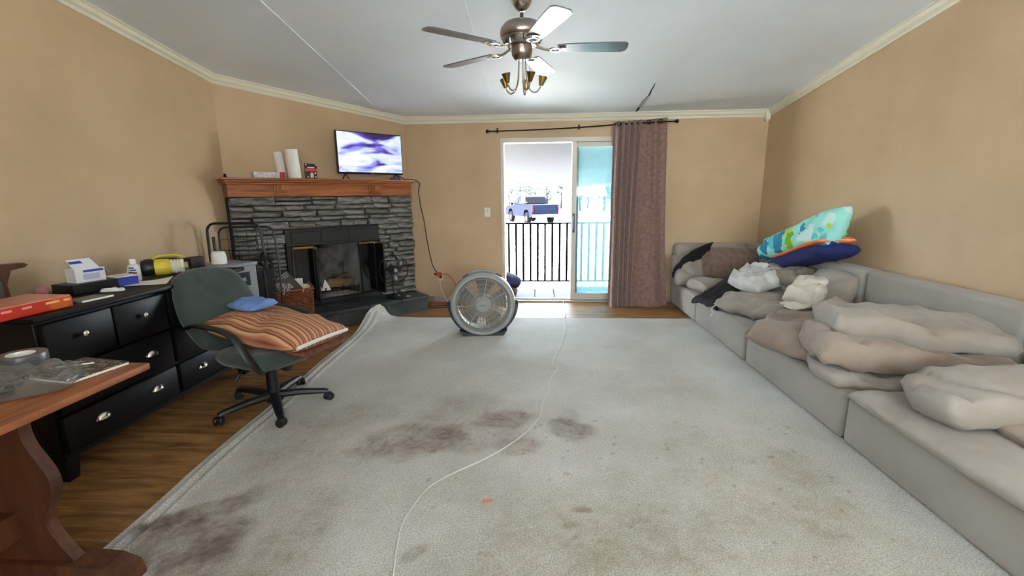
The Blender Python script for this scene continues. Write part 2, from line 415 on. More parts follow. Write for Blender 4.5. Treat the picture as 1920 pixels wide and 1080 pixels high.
struct(MB().rng(DX1+.05, XR, D-.014, D, 0, .075, .003).build('baseboard_corner', BB), 'scuffed off-white baseboard behind the corner sofa section', 'baseboard')
struct(MB().rng(XW, XW+.014, YR, YC, 0, .075, .003).build('baseboard_left', BB), 'scuffed off-white baseboard behind the dresser', 'baseboard')
struct(MB().rng(XR-.014, XR, YR, D, 0, .075, .003).build('baseboard_right', BB), 'scuffed off-white baseboard behind the sofa', 'baseboard')
# ---------------------------------------------------------------- sliding patio door
DOORM = M('almond_metal', (206, 200, 186), .4); DOORM2 = M('bare_aluminium', (176, 176, 172), .4, .4)
door = thing('door_1', 'sliding glass patio door standing half open', 'patio door', ((DX0+DX1)/2, D, 0)); door['kind'] = 'structure'
hw = (DX1-DX0)/2
fr = MB(); fr.rng(-hw, -hw+.045, -.012, .115, .022, DZ-.055, .003); fr.rng(hw-.045, hw, -.012, .115, .022, DZ-.055, .003); fr.rng(-hw, hw, -.012, .115, DZ-.055, DZ, .003)
fr.build('door_frame', DOORM, door)
th = MB(); th.rng(-hw, hw, -.03, .12, 0, .022, .003); th.rng(-hw+.045, hw-.045, .03, .036, .022, .04); th.rng(-hw+.045, hw-.045, .078, .084, .022, .04)
th.build('threshold', DOORM2, door)
PANE = glass('door_glass', (.56, .66, .68), .08, (.78, .96, 1.0)); 
for k, (ya_, nm) in enumerate(((.033, 'sliding_panel'), (.081, 'fixed_panel'))):
    a, b = (-.045+.045*k*0 + (0.0 if k == 0 else .03), hw-.045)
    p = MB(); y0, y1 = ya_-.02, ya_+.02
    p.rng(a, a+.062, y0, y1, .03, DZ-.057, .004); p.rng(b-.062, b, y0, y1, .03, DZ-.057, .004); p.rng(a+.062, b-.062, y0, y1, .03, .11, .004); p.rng(a+.062, b-.062, y0, y1, DZ-.115, DZ-.057, .004)
    pn = p.build(nm, DOORM if k == 0 else DOORM2, door)
    MB().rng(a+.055, b-.055, ya_-.003, ya_+.003, .1, DZ-.11).build('glass_pane', PANE, pn)
    if k == 0:
        h = MB(); h.box((a+.03, ya_-.03, 1.02), (.028, .02, .24), .006); h.tube([(a+.03, ya_-.035, 1.12), (a+.03, ya_-.06, 1.1), (a+.03, ya_-.06, .95), (a+.03, ya_-.035, .93)], .009)
        h.build('handle', CHAR, pn)
    else:
        l = MB(); l.box((a+.02, ya_-.06, DZ-.075), (.05, .012, .03), .003); l.build('latch', CHAR, pn)
# ---------------------------------------------------------------- outdoors
GZ = -.62
GRASS = M('pale_sand_yard', (156, 154, 149), .95, rgb2=(120, 128, 106), scale=.35, detail=8, lo=.5, hi=.75)
g = MB(); g.rng(-150, 150, D+.13, 160, GZ-.1, GZ); struct(g.build('ground', GRASS), 'bright sandy yard outside the patio door', 'ground')
struct(MB().rng(XW-.3, XR+.3, D+.125, D+.2, GZ, -.14).build('trim_6', M('skirting', (190, 190, 186), .7)), 'house skirting below the deck', 'trim')
deck = thing('deck', 'weathered grey board deck outside the patio door', 'deck', (.2, 6.6, GZ)); 
DECKM = M('weathered_deck_board', (50, 51, 58), .8, rgb2=(40, 41, 47), scale=5, stretch=(8, 1, 1), obj_rand=.1)
bd = MB().rng(-.134, .134, D+.205-6.6, 7.12-6.6, -.085-GZ, -.05-GZ, .004)
bo = bd.build('deck_board', DECKM, deck, (-.18-.2-.28*4, 0, 0))
for i in range(1, 12):
    c = bo.copy(); COL.objects.link(c); c.location.x = -.18-.2-.28*4+.28*i
fj = MB(); fj.rng(-1.7, 1.9, 7.04-6.6, 7.1-6.6, -.24-GZ, -.087-GZ); fj.rng(-1.7, 1.9, 6.06-6.6, 6.12-6.6, -.24-GZ, -.087-GZ)
for x in (-1.6, .1, 1.8): fj.rng(x, x+.09, 6.95-6.6, 7.03-6.6, 0, -.087-GZ)
fj.build('joists', DECKM, deck)
rail = thing('deck_railing', 'black metal railing with thin vertical bars along the deck', 'railing', (.0, 7.03, -.05))
RAILM = M('railing_black', (6, 6, 7), .8, spec=.05)
MB().rng(-1.55, 1.75, -.016, .016, .985, 1.01).build('top_rail', RAILM, rail); MB().rng(-1.55, 1.75, -.014, .014, .09, .112).build('bottom_rail', RAILM, rail)
b0 = None
for i in range(30):
    x = -1.56+.1117*i
    if abs(x-.56) < .04: continue
    if b0 is None: b0 = MB().rng(-.017, .017, -.017, .017, .112, .985).build('baluster', RAILM, rail, (x, 0, 0))
    else:
        c = b0.copy(); COL.objects.link(c); c.location.x = x
for i, x in enumerate((-1.58, .545, 1.77)):
    MB().rng(x-.014, x+.014, -.014, .014, 0, 1.01).build('rail_post', RAILM, rail)
# awning: translucent white sheet sloping down from the house
am, N, L, P = new_mat('white_awning_sheet'); N.remove(P); o_ = [n for n in N if n.type == 'OUTPUT_MATERIAL'][0]
d1 = N.new('ShaderNodeBsdfDiffuse'); d1.inputs[0].default_value = (.2, .205, .225, 1); d2 = N.new('ShaderNodeBsdfTranslucent'); d2.inputs[0].default_value = (.034, .035, .040, 1)
mx = N.new('ShaderNodeMixShader'); mx.inputs[0].default_value = .5; L.new(d1.outputs[0], mx.inputs[1]); L.new(d2.outputs[0], mx.inputs[2]); L.new(mx.outputs[0], o_.inputs[0])
AW0, AW1 = (D+.14, 2.22), (7.75, 1.55)
aw = thing('awning', 'white awning sheet sloping down over the deck', 'awning', (.2, 6.6, 0)); 
sh = sheet(14, 8, lambda u, v: (-1.9+4.2*u-.2, AW0[0]+(AW1[0]-AW0[0])*v-6.6, AW0[1]+(AW1[1]-AW0[1])*v-.03*math.sin(math.pi*v)+.004*math.sin(u*40)), .004)
sh.build('canopy', am, aw)
for i in range(9):
    x = -1.9+4.2*i/8-.2
    MB().tube([(x, AW0[0]-6.6, AW0[1]-.012), (x, AW1[0]-6.6, AW1[1]-.012)], .006, 6).build('rib', M('awning_rib', (205, 206, 212), .5), aw)
MB().box((0, AW1[0]-6.6, AW1[1]-.01), (4.2, .02, .04), .004).build('front_edge', WHITE, aw)
# bird feeder hanging from the awning edge
fd = thing('bird_feeder', 'small pagoda roofed bird feeder hanging from the awning', 'bird feeder', (-.235, 7.73, 1.24))
MB().lathe([(.0, .2), (.012, .19), (.03, .175), (.068, .148), (.06, .143), (0, .143)], n=4, smooth=False).build('feeder_roof', CHAR, fd)
MB().lathe([(.03, .025), (.03, .143)], n=8).build('seed_tube', M('seed_tube', (190, 170, 140), .4), fd)
MB().lathe([(0, 0), (.062, .006), (.066, .018), (.03, .026), (0, .026)], n=4, smooth=False).build('tray', CHAR, fd)
MB().tube([(0, 0, .2), (0, 0, .31)], .003, 6).build('chain', CHAR, fd)
# bundle of cushions on the deck beside the door
bl = thing('deck_cushion_bundle', 'blue and tan rolled cushion bundle on the deck beside the door', 'cushion', (-.40, 6.42, -.05))
cush(.34, .34, .17, 3, .012, 18, 16).build('blue_cushion', M('violet_blue_cloth', (24, 25, 48), .85, spec=.1), bl, (0, 0, .24), (0, R(22), .2))
cush(.30, .30, .15, 5, .01, 16, 14).build('tan_cushion', M('tan_cloth', (66, 50, 45), .85, spec=.1), bl, (-.03, 0, .085), (0, R(8), 0))
# pickup truck
tr = thing('pickup_truck', 'dark blue pickup truck parked in the yard seen through the open door', 'truck', (.55, 31.2, GZ), math.atan2(.37, .93))
BODY = M('truck_paint_blue', (5, 9, 22), .7, 0, spec=.04); TGL = M('truck_glass', (4, 5, 8), .6, spec=.04); TIRE = M('tyre', (5, 5, 6), .9, spec=.04); RIM = M('rim', (26, 27, 32), .6, 0, spec=.05); TCH = M('truck_chrome', (58, 60, 66), .6, 0, spec=.1)
# local: rear at y=0, front at +y 5.8
def ext(poly, x0_, x1_): return MB().prism(poly, x0_, x1_, 'x')
side = [(0, .55), (.55, .5), (.62, .78), (.82, .98), (1.25, 1.02), (1.62, .9), (1.75, .5), (3.95, .5), (4.05, .8), (4.3, 1.0), (4.7, 1.02), (5.05, .9), (5.15, .5), (5.8, .55), (5.82, 1.05), (5.6, 1.2), (4.3, 1.28), (1.85, 1.36), (.05, 1.34)]
ext([(a, b) for a, b in side], -.98, .98).build('body', BODY, tr)
cabp = [(1.85, 1.3), (2.05, 1.86), (2.4, 1.92), (3.4, 1.90), (4.25, 1.3)]
cm = MB(); n = len(cabp)
for x_, in_ in ((-.92, 0), (.92, 0)): pass
vs = [(-.94+(.14 if b > 1.5 else 0), a, b) for a, b in cabp]+[(.94-(.14 if b > 1.5 else 0), a, b) for a, b in cabp]
cm.add(vs, [tuple(range(n)), tuple(reversed(range(n, 2*n)))]+[(i, (i+1) % n, n+(i+1) % n, n+i) for i in range(n)])
cm.build('cab', BODY, tr)
MB().add([(-.72, 1.88, 1.42), (.72, 1.88, 1.42), (.66, 2.02, 1.82), (-.66, 2.02, 1.82), (-.72, 1.86, 1.42), (.72, 1.86, 1.42), (.66, 2.0, 1.82), (-.66, 2.0, 1.82)], [(4, 5, 6, 7), (0, 3, 2, 1), (0, 1, 5, 4), (1, 2, 6, 5), (2, 3, 7, 6), (3, 0, 4, 7)]).build('rear_window', TGL, tr)
for y0, y1, y2, y3 in ((2.15, 2.95, 2.95, 2.28), (3.05, 3.95, 3.5, 3.05)):
    for sx in (-1, 1):
        MB().add([(sx*.945, y0, 1.38), (sx*.945, y1, 1.38), (sx*.83, y2, 1.80), (sx*.83, y3, 1.80), (sx*.9, y0, 1.38), (sx*.9, y1, 1.38), (sx*.79, y2, 1.8), (sx*.79, y3, 1.8)], [(0, 1, 2, 3), (7, 6, 5, 4), (0, 4, 5, 1), (1, 5, 6, 2), (2, 6, 7, 3), (3, 7, 4, 0)]).build('side_window', TGL, tr)
tg = MB(); tg.rng(-.8, .8, -.02, .04, .72, 1.34, .02); tg.rng(-.74, .74, -.035, -.015, 1.0, 1.06, .01); tg.build('tailgate', BODY, tr)
bp_ = MB(); bp_.rng(-.98, .98, -.16, .03, .5, .7, .03); bp_.build('bumper', TCH, tr); MB().rng(-.16, .16, -.172, -.158, .56, .68).build('licence_plate', WHITE, tr)
for sx in (-1, 1): MB().rng(sx*.98-.08*(sx > 0) - 0*.08, sx*.98+.08*(sx < 0), -.03, .12, .85, 1.3, .01).build('tail_light', M('tail_light_red', (62, 7, 18), .6, spec=.05), tr)
for sx in (-1, 1): MB().box((sx*1.1, 3.9, 1.38), (.22, .12, .18), .03).build('wing_mirror', BODY, tr)
for y_ in (1.18, 4.6):
    for sx in (-1, 1):
        wl = MB().lathe([(.2, -.13), (.38, -.13), (.41, -.08), (.41, .08), (.38, .13), (.2, .13)], axis='x', n=24).build('wheel', TIRE, tr, (sx*.86, y_, .41))
        MB().lathe([(0, .1*sx), (.1, .11*sx), (.24, .125*sx), (.25, .1*sx), (.25, -.1*sx)], axis='x', n=12).build('rim', RIM, wl)
# trees beyond the yard
LEAFS = [M('leaf_pale', (22, 31, 19), .8, obj_rand=.15), M('leaf_bright', (13, 30, 16), .8, obj_rand=.15)]
BARK = M('bark', (24, 20, 18), .9, spec=.05)
def tree_mesh(seed, h_, rw):
    rnd = random.Random(seed); m = MB()
    for c in range(9):
        a = rnd.uniform(0, 6.28); rr = rnd.uniform(0, rw*.6); cz = h_*rnd.uniform(.3, .9); cr_ = rw*rnd.uniform(.35, .6)
        for k in range(90):
            v = Vector((rnd.gauss(0, 1), rnd.gauss(0, 1), rnd.gauss(0, 1))).normalized()*cr_*rnd.uniform(.6, 1.05)
            p = Vector((rr*math.cos(a), rr*math.sin(a), cz))+v; s = h_*.035
            e1 = Vector((rnd.gauss(0, 1), rnd.gauss(0, 1), rnd.gauss(0, 1))).normalized()*s; e2 = Vector((rnd.gauss(0, 1), rnd.gauss(0, 1), rnd.gauss(0, 1))).normalized()*s
            m.add([p, p+e1, p+e1+e2, p+e2], [(0, 1, 2, 3)])
    return m
tlabs = ['leftmost', 'second', 'third', 'fourth', 'fifth', 'sixth', 'seventh', 'eighth', 'ninth', 'tenth', 'eleventh', 'twelfth', 'thirteenth', 'rightmost']
protos = {}
for i in range(14):
    x = -9+i*1.75+random.uniform(-.5, .5); y = 57+(i % 2)*9+random.uniform(-1, 1); h_ = random.uniform(3.4, 6.2); kind = i % 4
    t = thing('yard_tree', 'pale green leafy tree beyond the yard, %s of the far row' % (tlabs[i]+(' from the left' if 0 < i < 13 else '')), 'tree', (x, y, GZ), random.uniform(0, 6), 'trees beyond the yard')
    if kind not in protos:
        c = tree_mesh(kind+3, 5, 1.7).build('crown', LEAFS[1 if i in (1,) else 0], t); k_ = MB().tube([(0, 0, 0), (.1, 0, 1.4), (.05, .1, 3.2), (0, 0, 4.2)], [.16, .13, .08, .03], 7).build('trunk', BARK, t); protos[kind] = (c, k_)
    else:
        for o in protos[kind]:
            c = o.copy(); COL.objects.link(c); c.parent = t
    t.scale = (h_/5,)*3
# ================================================================ curtain, rod
def wood_mat(name, a, b, c, axis=(1, 12, 12), scale=2.0, rough=.4, coat=.2):
    m, N, L, P = new_mat(name); P.inputs['Roughness'].default_value = rough; P.inputs['Coat Weight'].default_value = coat; P.inputs['Coat Roughness'].default_value = .25
    tc = N.new('ShaderNodeTexCoord'); mp = N.new('ShaderNodeMapping'); mp.inputs['Scale'].default_value = axis; L.new(tc.outputs['Object'], mp.inputs['Vector'])
    n1 = N.new('ShaderNodeTexNoise'); n1.inputs['Scale'].default_value = scale; n1.inputs['Detail'].default_value = 6; n1.inputs['Distortion'].default_value = .8
    L.new(mp.outputs[0], n1.inputs['Vector'])
    cr = N.new('ShaderNodeValToRGB'); e = cr.color_ramp.elements; e[0].position = .32; e[0].color = lin(a)+(1,); e[1].position = .68; e[1].color = lin(c)+(1,)
    x = e.new(.5); x.color = lin(b)+(1,)
    L.new(n1.outputs['Fac'], cr.inputs[0]); L.new(cr.outputs[0], P.inputs['Base Color'])
    return m
rod = thing('curtain_rod', 'dark bronze curtain rod mounted slightly crooked above the patio door', 'curtain rod', (.5, D, 2.1))
def rodz(x): return 2.13+(x+.575)*(2.203-2.13)/2.177 - .012*math.sin(math.pi*min(1, max(0, (x+.575)/1.6)))
RY_ = 5.71
MB().tube([(x-.5, RY_-D, rodz(x)-2.1) for x in [-.57+i*.12 for i in range(19)]], .008, 8).build('pole', DARKM, rod)
for x in (-.585, 1.615):
    MB().lathe([(0, -.02), (.011, -.018), (.011, 0), (.02, .008), (.024, .02), (.018, .034), (0, .04)] if x > 0 else [(0, .02), (.011, .018), (.011, 0), (.02, -.008), (.024, -.02), (.018, -.034), (0, -.04)], axis='x', n=12).build('finial', DARKM, rod, (x-.5, RY_-D, rodz(x)-2.1))
for x in (-.49, .50, 1.40):
    z = rodz(x)
    MB().box((0, -.004, .02), (.02, .006, .06), .002).tube([(0, -.006, .02), (0, -.06, .02), (0, RY_-D-.0, .012)], .006, 6).lathe([(.014, -.006), (.014, .006), (.010, .006), (.010, -.006), (.014, -.006)], (0, RY_-D, 0), 'x', 12).build('bracket', DARKM, rod, (x-.5, 0, z-2.1))
CURT = M('mauve_brown_velvet', (140, 110, 98), .75, rgb2=(118, 90, 80), scale=26, detail=6, sheen=.35, bump=.15, bscale=120)
cu = thing('curtain', 'mauve brown velvet curtain panel pulled to the right of the patio door', 'curtain', (1.2, 5.70, 0))
def curt(u, v):
    # v: 0 floor .. 1 top ; u: 0 left .. 1 right
    zt = 2.205+.045*u; z = .004+(zt-.004)*v
    xl = .872+.03*v; xr = 1.60-.075*v**.7
    fold = .43
    if u < fold: k = u/fold; xx = xl+(.30+.03*v)*k
    else: k = (u-fold)/(1-fold); x0_ = xl+.30+.03*v; xx = x0_+(xr-x0_)*k
    if u < fold: y = .032*math.sin(k*math.pi*2*5.0+.6)*(1.0-.15*(1-v)) ; 
    else:
        y = .03*math.sin(k*math.pi*2*1.25+.4)*(.55+.45*(1-v)) + .012*math.sin(k*17+v*2)
        if v > .9: y += (.035*math.sin(math.pi*k))*(v-.9)/.1
    xx += .012*math.sin(v*3+u*9)*(1-v)
    # the hem spreads and puddles towards the room
    y -= (1-v)**3*.10 + (1-v)*.03
    if v < .05: y -= (.05-v)*.6*(.5+.5*math.sin(u*30))
    return (xx-1.2, y, z)
cp = sheet(110, 44, curt, .003).build('panel', CURT, cu)
for gx, yy in ((.955, -.034), (1.30, -.03), (1.43, -.03)):
    MB().lathe([(.022, -.004), (.028, -.002), (.028, .004), (.022, .006), (.019, .002), (.022, -.004)], axis='y', n=16).build('grommet', DARKM, cu, (gx-1.2, yy-.004, rodz(gx)))
# ================================================================ fireplace
ST = M('grey_ledge_stone', (136, 135, 129), .85, rgb2=(78, 76, 72), scale=14, detail=8, bump=.5, bscale=40, stretch=(.6, 1, 2.5), obj_rand=.28)
MORT = M('dark_mortar', (40, 40, 40), .95)
SOOT = M('black_firebox_metal', (14, 14, 14), .5)
fp = fp_empty('fireplace', 'corner fireplace faced with grey ledge stone and a dark metal firebox', 'fireplace', 0, 0, 0)
SB0, SB1, SZ1 = .057, 2.02, 1.385
bk = MB()
bk.rng(-SB1, -1.565, -.165, -.002, .19, SZ1); bk.rng(-.53, -SB0, -.165, -.002, .19, SZ1); bk.rng(-1.565, -.53, -.165, -.002, 1.055, SZ1); bk.rng(-1.565, -.53, -.165, -.002, .19, .215)
bk.build('mortar_backing', MORT, fp)
rs = random.Random(11)
def stone(u0, u1, z0, z1, deep=.2, nm='stone'):
    g_ = .004; u0 += g_; u1 -= g_; z0 += g_; z1 -= g_
    cx, cz = (u0+u1)/2, (z0+z1)/2; wu, wz = (u1-u0)/2, (z1-z0)/2
    f = deep+rs.uniform(-.018, .022); m = MB(); vs = []
    j = lambda a: rs.uniform(-a, a)
    for d_, ins in ((.13, 0), (f-.014, 0), (f, .010)):
        for sx, sz in ((-1, -1), (1, -1), (1, 1), (-1, 1)):
            dz = j(.007) if ins or d_ > .14 else 0; du = j(.010) if ins or d_ > .14 else 0
            vs.append((sx*(wu-ins)+du, -(d_+(j(.008) if ins else 0)), sz*(wz-min(ins, wz*.4))+dz))
    # ridge across the face
    vs.append((j(wu*.4), -(f+rs.uniform(0, .012)), j(wz*.3)))
    fs = [(0, 1, 2, 3)]
    for r_ in (0, 4):
        for i in range(4): fs.append((r_+i, r_+(i+1) % 4, r_+4+(i+1) % 4, r_+4+i))
    for i in range(4): fs.append((8+i, 8+(i+1) % 4, 12))
    m.add(vs, fs)
    return m.build(nm, ST, fp, (-cx, 0, cz))
def row(ua, ub, z0, z1, lo=.13, hi=.36):
    u = ua
    while u < ub-.02:
        L_ = rs.uniform(lo, hi)
        if ub-(u+L_) < lo*.7: L_ = ub-u
        if z1-z0 > .075 and rs.random() < .35:      # split a tall piece into two courses
            zm = z0+(z1-z0)*rs.uniform(.4, .6); stone(u, u+L_, z0, zm); stone(u, u+L_, zm, z1)
        else: stone(u, u+L_, z0, z1)
        u += L_
z = SZ1; first = True
while z > 1.06+.03:
    h_ = .088 if first else rs.uniform(.042, .075)
    if z-h_ < 1.09: h_ = z-1.058
    row(SB0, SB1, z-h_, z, .22 if first else .13, .42 if first else .34); z -= h_; first = False
for a, b in ((1.567, SB1), (SB0, .528)):
    z = 1.058
    while z > .2:
        h_ = rs.uniform(.045, .095)
        if z-h_ < .24: h_ = z-.192
        row(a, b, z-h_, z, .12, .27); z -= h_
# hearth: raised slab faced with stone
SLATE = M('dark_slate', (54, 55, 55), .7, rgb2=(36, 37, 37), scale=7, detail=7, bump=.4, bscale=18)
HE = MB(); HE.rng(-1.86, -.10, -.535, -.002, 0, .15)
HE.build('hearth_core', SLATE, fp)
edges = [.09, .47, .86, 1.24, 1.56, 1.87]
for i in range(5):
    a, b = edges[i], edges[i+1]
    for m0, m1 in ((-.002, -.27), (-.27, -.56)):
        jj = rs.uniform(-.03, .03) if m0 < -.1 else 0
        HS = MB().box((-(a+b)/2, (m0+m1)/2, .171), (b-a-.006, abs(m1-m0)-.006, .04+rs.uniform(-.003, .004)), .006)
        HS.build('hearth_slab', SLATE, fp)
# firebox
fb = MB()
o0, o1 = .53, 1.563
fb.rng(-o1, -o0, -.205, -.16, .87, 1.05, .004); fb.rng(-o1, -o1+.05, -.205, -.16, .215, .87, .004); fb.rng(-o0-.05, -o0, -.205, -.16, .215, .87, .004); fb.rng(-o1, -o0, -.205, -.16, .215, .262, .004)
fbo = fb.build('firebox_surround', SOOT, fp)
for k in range(3):
    MB().rng(-o1+.06+k*.31, -o1+.06+k*.31+.295, -.212, -.203, .90, 1.02, .003).build('vent_louvre', SOOT, fbo)
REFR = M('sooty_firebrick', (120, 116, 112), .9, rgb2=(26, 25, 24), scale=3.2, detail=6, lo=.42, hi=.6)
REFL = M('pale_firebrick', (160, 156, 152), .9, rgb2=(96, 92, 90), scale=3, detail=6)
bi = MB(); a0, a1, bz0, bz1 = .585, 1.51, .255, .868
ib0, ib1, dm = .78, 1.32, .30
def quad_solid(mb, a, b, c, d_, t):
    n = (Vector(b)-Vector(a)).cross(Vector(d_)-Vector(a)).normalized()*t
    v = [Vector(p) for p in (a, b, c, d_)]; v += [p+n for p in v]
    mb.add(v, [(0, 1, 2, 3), (7, 6, 5, 4), (0, 4, 5, 1), (1, 5, 6, 2), (2, 6, 7, 3), (3, 7, 4, 0)])
q = MB(); q.rng(-ib1, -ib0, dm, dm+.03, bz0-.02, bz1+.02); q.build('firebox_back', REFR, fp)
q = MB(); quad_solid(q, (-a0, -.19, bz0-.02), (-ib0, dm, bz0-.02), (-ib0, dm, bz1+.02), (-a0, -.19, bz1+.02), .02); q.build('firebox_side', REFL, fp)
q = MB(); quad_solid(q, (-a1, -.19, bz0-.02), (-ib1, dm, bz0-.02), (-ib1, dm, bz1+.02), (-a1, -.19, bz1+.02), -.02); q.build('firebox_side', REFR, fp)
q = MB(); q.add([(-a1, -.2, bz1), (-a0, -.2, bz1), (-ib0, dm+.03, bz1), (-ib1, dm+.03, bz1), (-a1, -.2, bz1+.02), (-a0, -.2, bz1+.02), (-ib0, dm+.03, bz1+.02), (-ib1, dm+.03, bz1+.02)], [(0, 1, 2, 3), (7, 6, 5, 4), (0, 4, 5, 1), (1, 5, 6, 2), (2, 6, 7, 3), (3, 7, 4, 0)]); q.build('firebox_lid', SOOT, fp)
ASH = M('grey_ash', (150, 146, 140), .95, rgb2=(84, 80, 76), scale=40, detail=4)
q = MB(); q.add([(-a1, -.2, bz0), (-a0, -.2, bz0), (-ib0, dm+.03, bz0), (-ib1, dm+.03, bz0), (-a1, -.2, bz0-.03), (-a0, -.2, bz0-.03), (-ib0, dm+.03, bz0-.03), (-ib1, dm+.03, bz0-.03)], [(0, 1, 2, 3), (7, 6, 5, 4), (0, 4, 5, 1), (1, 5, 6, 2), (2, 6, 7, 3), (3, 7, 4, 0)]); q.build('firebox_floor', ASH, fp)
ab = sheet(26, 18, lambda u, v: (-.72-(.62)*u, -.12+.34*v, .258+.05*math.sin(math.pi*u)*math.sin(math.pi*v)+.012*nz(u*14, v*10))); ab.build('ash_bed', ASH, fp)['kind'] = 'stuff'
# folded-back glass doors with brass top rails
DGL = M('smoked_glass', (9, 9, 10), .12, spec=.6)
def leaf(p0, p1, nm):
    p0 = Vector((p0[0], p0[1], 0)); p1 = Vector((p1[0], p1[1], 0)); d_ = (p1-p0); ln = d_.length; an = math.atan2(d_.y, d_.x); c = (p0+p1)/2
    m = MB(); m.rng(-ln/2, -ln/2+.014, -.008, .008, .268, .862); m.rng(ln/2-.014, ln/2, -.008, .008, .268, .862); m.rng(-ln/2, ln/2, -.008, .008, .268, .29)
    o = m.build('door_leaf', IRON, fp, c, (0, 0, an))
    MB().rng(-ln/2, ln/2, -.010, .010, .842, .866, .003).build('brass_rail', BRASS, o)
    MB().rng(-ln/2+.012, ln/2-.012, -.003, .003, .285, .845).build('pane', DGL, o)
    return o
leaf((-1.50, -.215), (-1.30, -.235), 'l'); l2 = leaf((-1.295, -.235), (-1.335, -.43), 'l2')
leaf((-.60, -.215), (-.79, -.225), 'r'); leaf((-.592, -.22), (-.575, -.40), 'r2')
MB().tube([(-1.30, -.25, .80), (-1.26, -.27, .83), (-1.18, -.27, .835), (-1.12, -.26, .82)], .007, 8).build('door_handle', CHAR, fp)
MB().sphere((-.605, -.235, .845), .014, 8).build('door_knob', CHROME, fp)
# grate
gt = thing('fire_grate', 'black iron grate standing in the ash of the firebox', 'grate', (XL-1.02*Q-.02*Q, D-1.02*Q+.02*Q, .268), R(45))
gm = MB()
for k in range(6): gm.tube([(-.24+.096*k, -.13, .10), (-.24+.096*k, -.12, .055), (-.24+.096*k, .12, .055), (-.24+.096*k, .13, .10)], .007, 6)
gm.tube([(-.27, -.09, .048), (.27, -.09, .048)], .007, 6); gm.tube([(-.27, .09, .048), (.27, .09, .048)], .007, 6)
gm.build('bars', IRON, gt)
for sx in (-.25, .25):
    for sy in (-.09, .09): MB().tube([(sx, sy, 0), (sx, sy, .05)], .007, 6).build('leg', IRON, gt)
CARD = M('brown_cardboard', (140, 108, 76), .9, rgb2=(96, 72, 50), scale=6)
tag(MB().box((0, 0, .05), (.34, .06, .10), .01, rot=(.2, .1, .15)).box((.02, .03, .11), (.25, .05, .02), .004, rot=(.1, -.2, .4)).build('cardboard_scraps', CARD, None, (XL-.97*Q-.0, D-.97*Q+.03, .335), (0, 0, R(45))), 'brown cardboard scraps lying on the fire grate', 'cardboard')
pp = MB(); pp.add([(-.07, -.02, 0), (.02, -.05, 0), (.05, .03, 0), (-.05, .05, 0), (-.02, .0, .13), (-.028, .004, .128)], [(0, 1, 4), (1, 2, 4), (2, 3, 4), (3, 0, 4), (3, 2, 1, 0)])
pp.add([(-.13, .0, 0), (-.06, -.03, 0), (-.05, .04, 0), (-.12, .05, 0), (-.10, .0, .12)], [(0, 1, 4), (1, 2, 4), (2, 3, 4), (3, 0, 4), (3, 2, 1, 0)])
tag(pp.build('crumpled_paper', PAPER, None, (XL-1.13*Q+.06*Q, D-1.13*Q-.06*Q, .335), (0, 0, R(45))), 'white folded papers stuffed upright on the fire grate', 'paper')
# mantel
MW = wood_mat('reddish_oak', (118, 62, 30), (150, 84, 42), (172, 102, 54), (1.2, 14, 14), 2.2, .35, .3)
mt = fp_empty('mantel', 'reddish oak mantel shelf with stepped edge and carved blocks', 'mantel', 0, 0, 0)
MB().rng(-2.03, -.085, -.25, -.03, 1.388, 1.505).build('frieze', MW, mt)
sm = MB(); sm.rng(-2.085, -.088, -.352, -.004, 1.545, 1.566, .006, 2); sm.rng(-2.07, -.10, -.33, -.004, 1.525, 1.545, .004); sm.rng(-2.05, -.11, -.295, -.004, 1.505, 1.525, .004)
sm.build('shelf', MW, mt)
for u in (1.555, .56):
    c = MB(); c.rng(-u-.075, -u+.075, -.262, -.25, 1.395, 1.505, .003); c.rng(-u-.055, -u+.055, -.275, -.262, 1.41, 1.505, .003); c.rng(-u-.035, -u+.035, -.29, -.275, 1.43, 1.505, .004); c.rng(-u-.018, -u+.018, -.30, -.29, 1.45, 1.505, .003)
    c.build('corbel', MW, mt)
# ---------------------------------------------------------------- on the mantel
ZM = 1.5665
tv = fp_empty('television', 'flat screen television showing a blurred purple and white picture on the mantel', 'television', .545, .17, ZM, R(2))
TW, TH, TZ = .80, .455, .065
MB().rng(-TW/2, TW/2, -.02, .022, TZ, TZ+TH, .006).rng(-.22, .22, .02, .05, TZ+.05, TZ+.25, .01).build('bezel', BLACK, tv)
m, N, L, P = emis('tv_picture', None)
tc = N.new('ShaderNodeTexCoord'); mp = N.new('ShaderNodeMapping'); mp.inputs['Scale'].default_value = (1.3, 1, 4.2); mp.inputs['Rotation'].default_value = (0, R(-12), 0); L.new(tc.outputs['Object'], mp.inputs[0])
n1 = N.new('ShaderNodeTexNoise'); n1.inputs['Scale'].default_value = 1.9; n1.inputs['Detail'].default_value = 3; n1.inputs['Distortion'].default_value = .9; L.new(mp.outputs[0], n1.inputs['Vector'])
cr = N.new('ShaderNodeValToRGB'); e = cr.color_ramp.elements
e[0].position = .34; e[0].color = lin((48, 30, 80))+(1,); e[1].position = .64; e[1].color = lin((246, 248, 255))+(1,)
for p_, c_ in ((.40, (96, 70, 180)), (.45, (130, 128, 225)), (.50, (185, 200, 250)), (.56, (222, 232, 252))):
    x = e.new(p_); x.color = lin(c_)+(1,)
sz = N.new('ShaderNodeSeparateXYZ'); L.new(tc.outputs['Object'], sz.inputs[0])
mz = N.new('ShaderNodeMath'); mz.operation = 'MULTIPLY_ADD'; mz.inputs[1].default_value = -.42; mz.inputs[2].default_value = .15; L.new(sz.outputs[2], mz.inputs[0])
az = N.new('ShaderNodeMath'); L.new(mz.outputs[0], az.inputs[0]); L.new(n1.outputs['Fac'], az.inputs[1])
L.new(az.outputs[0], cr.inputs[0]); P.inputs['Base Color'].default_value = (.01, .01, .01, 1); P.inputs['Roughness'].default_value = .2
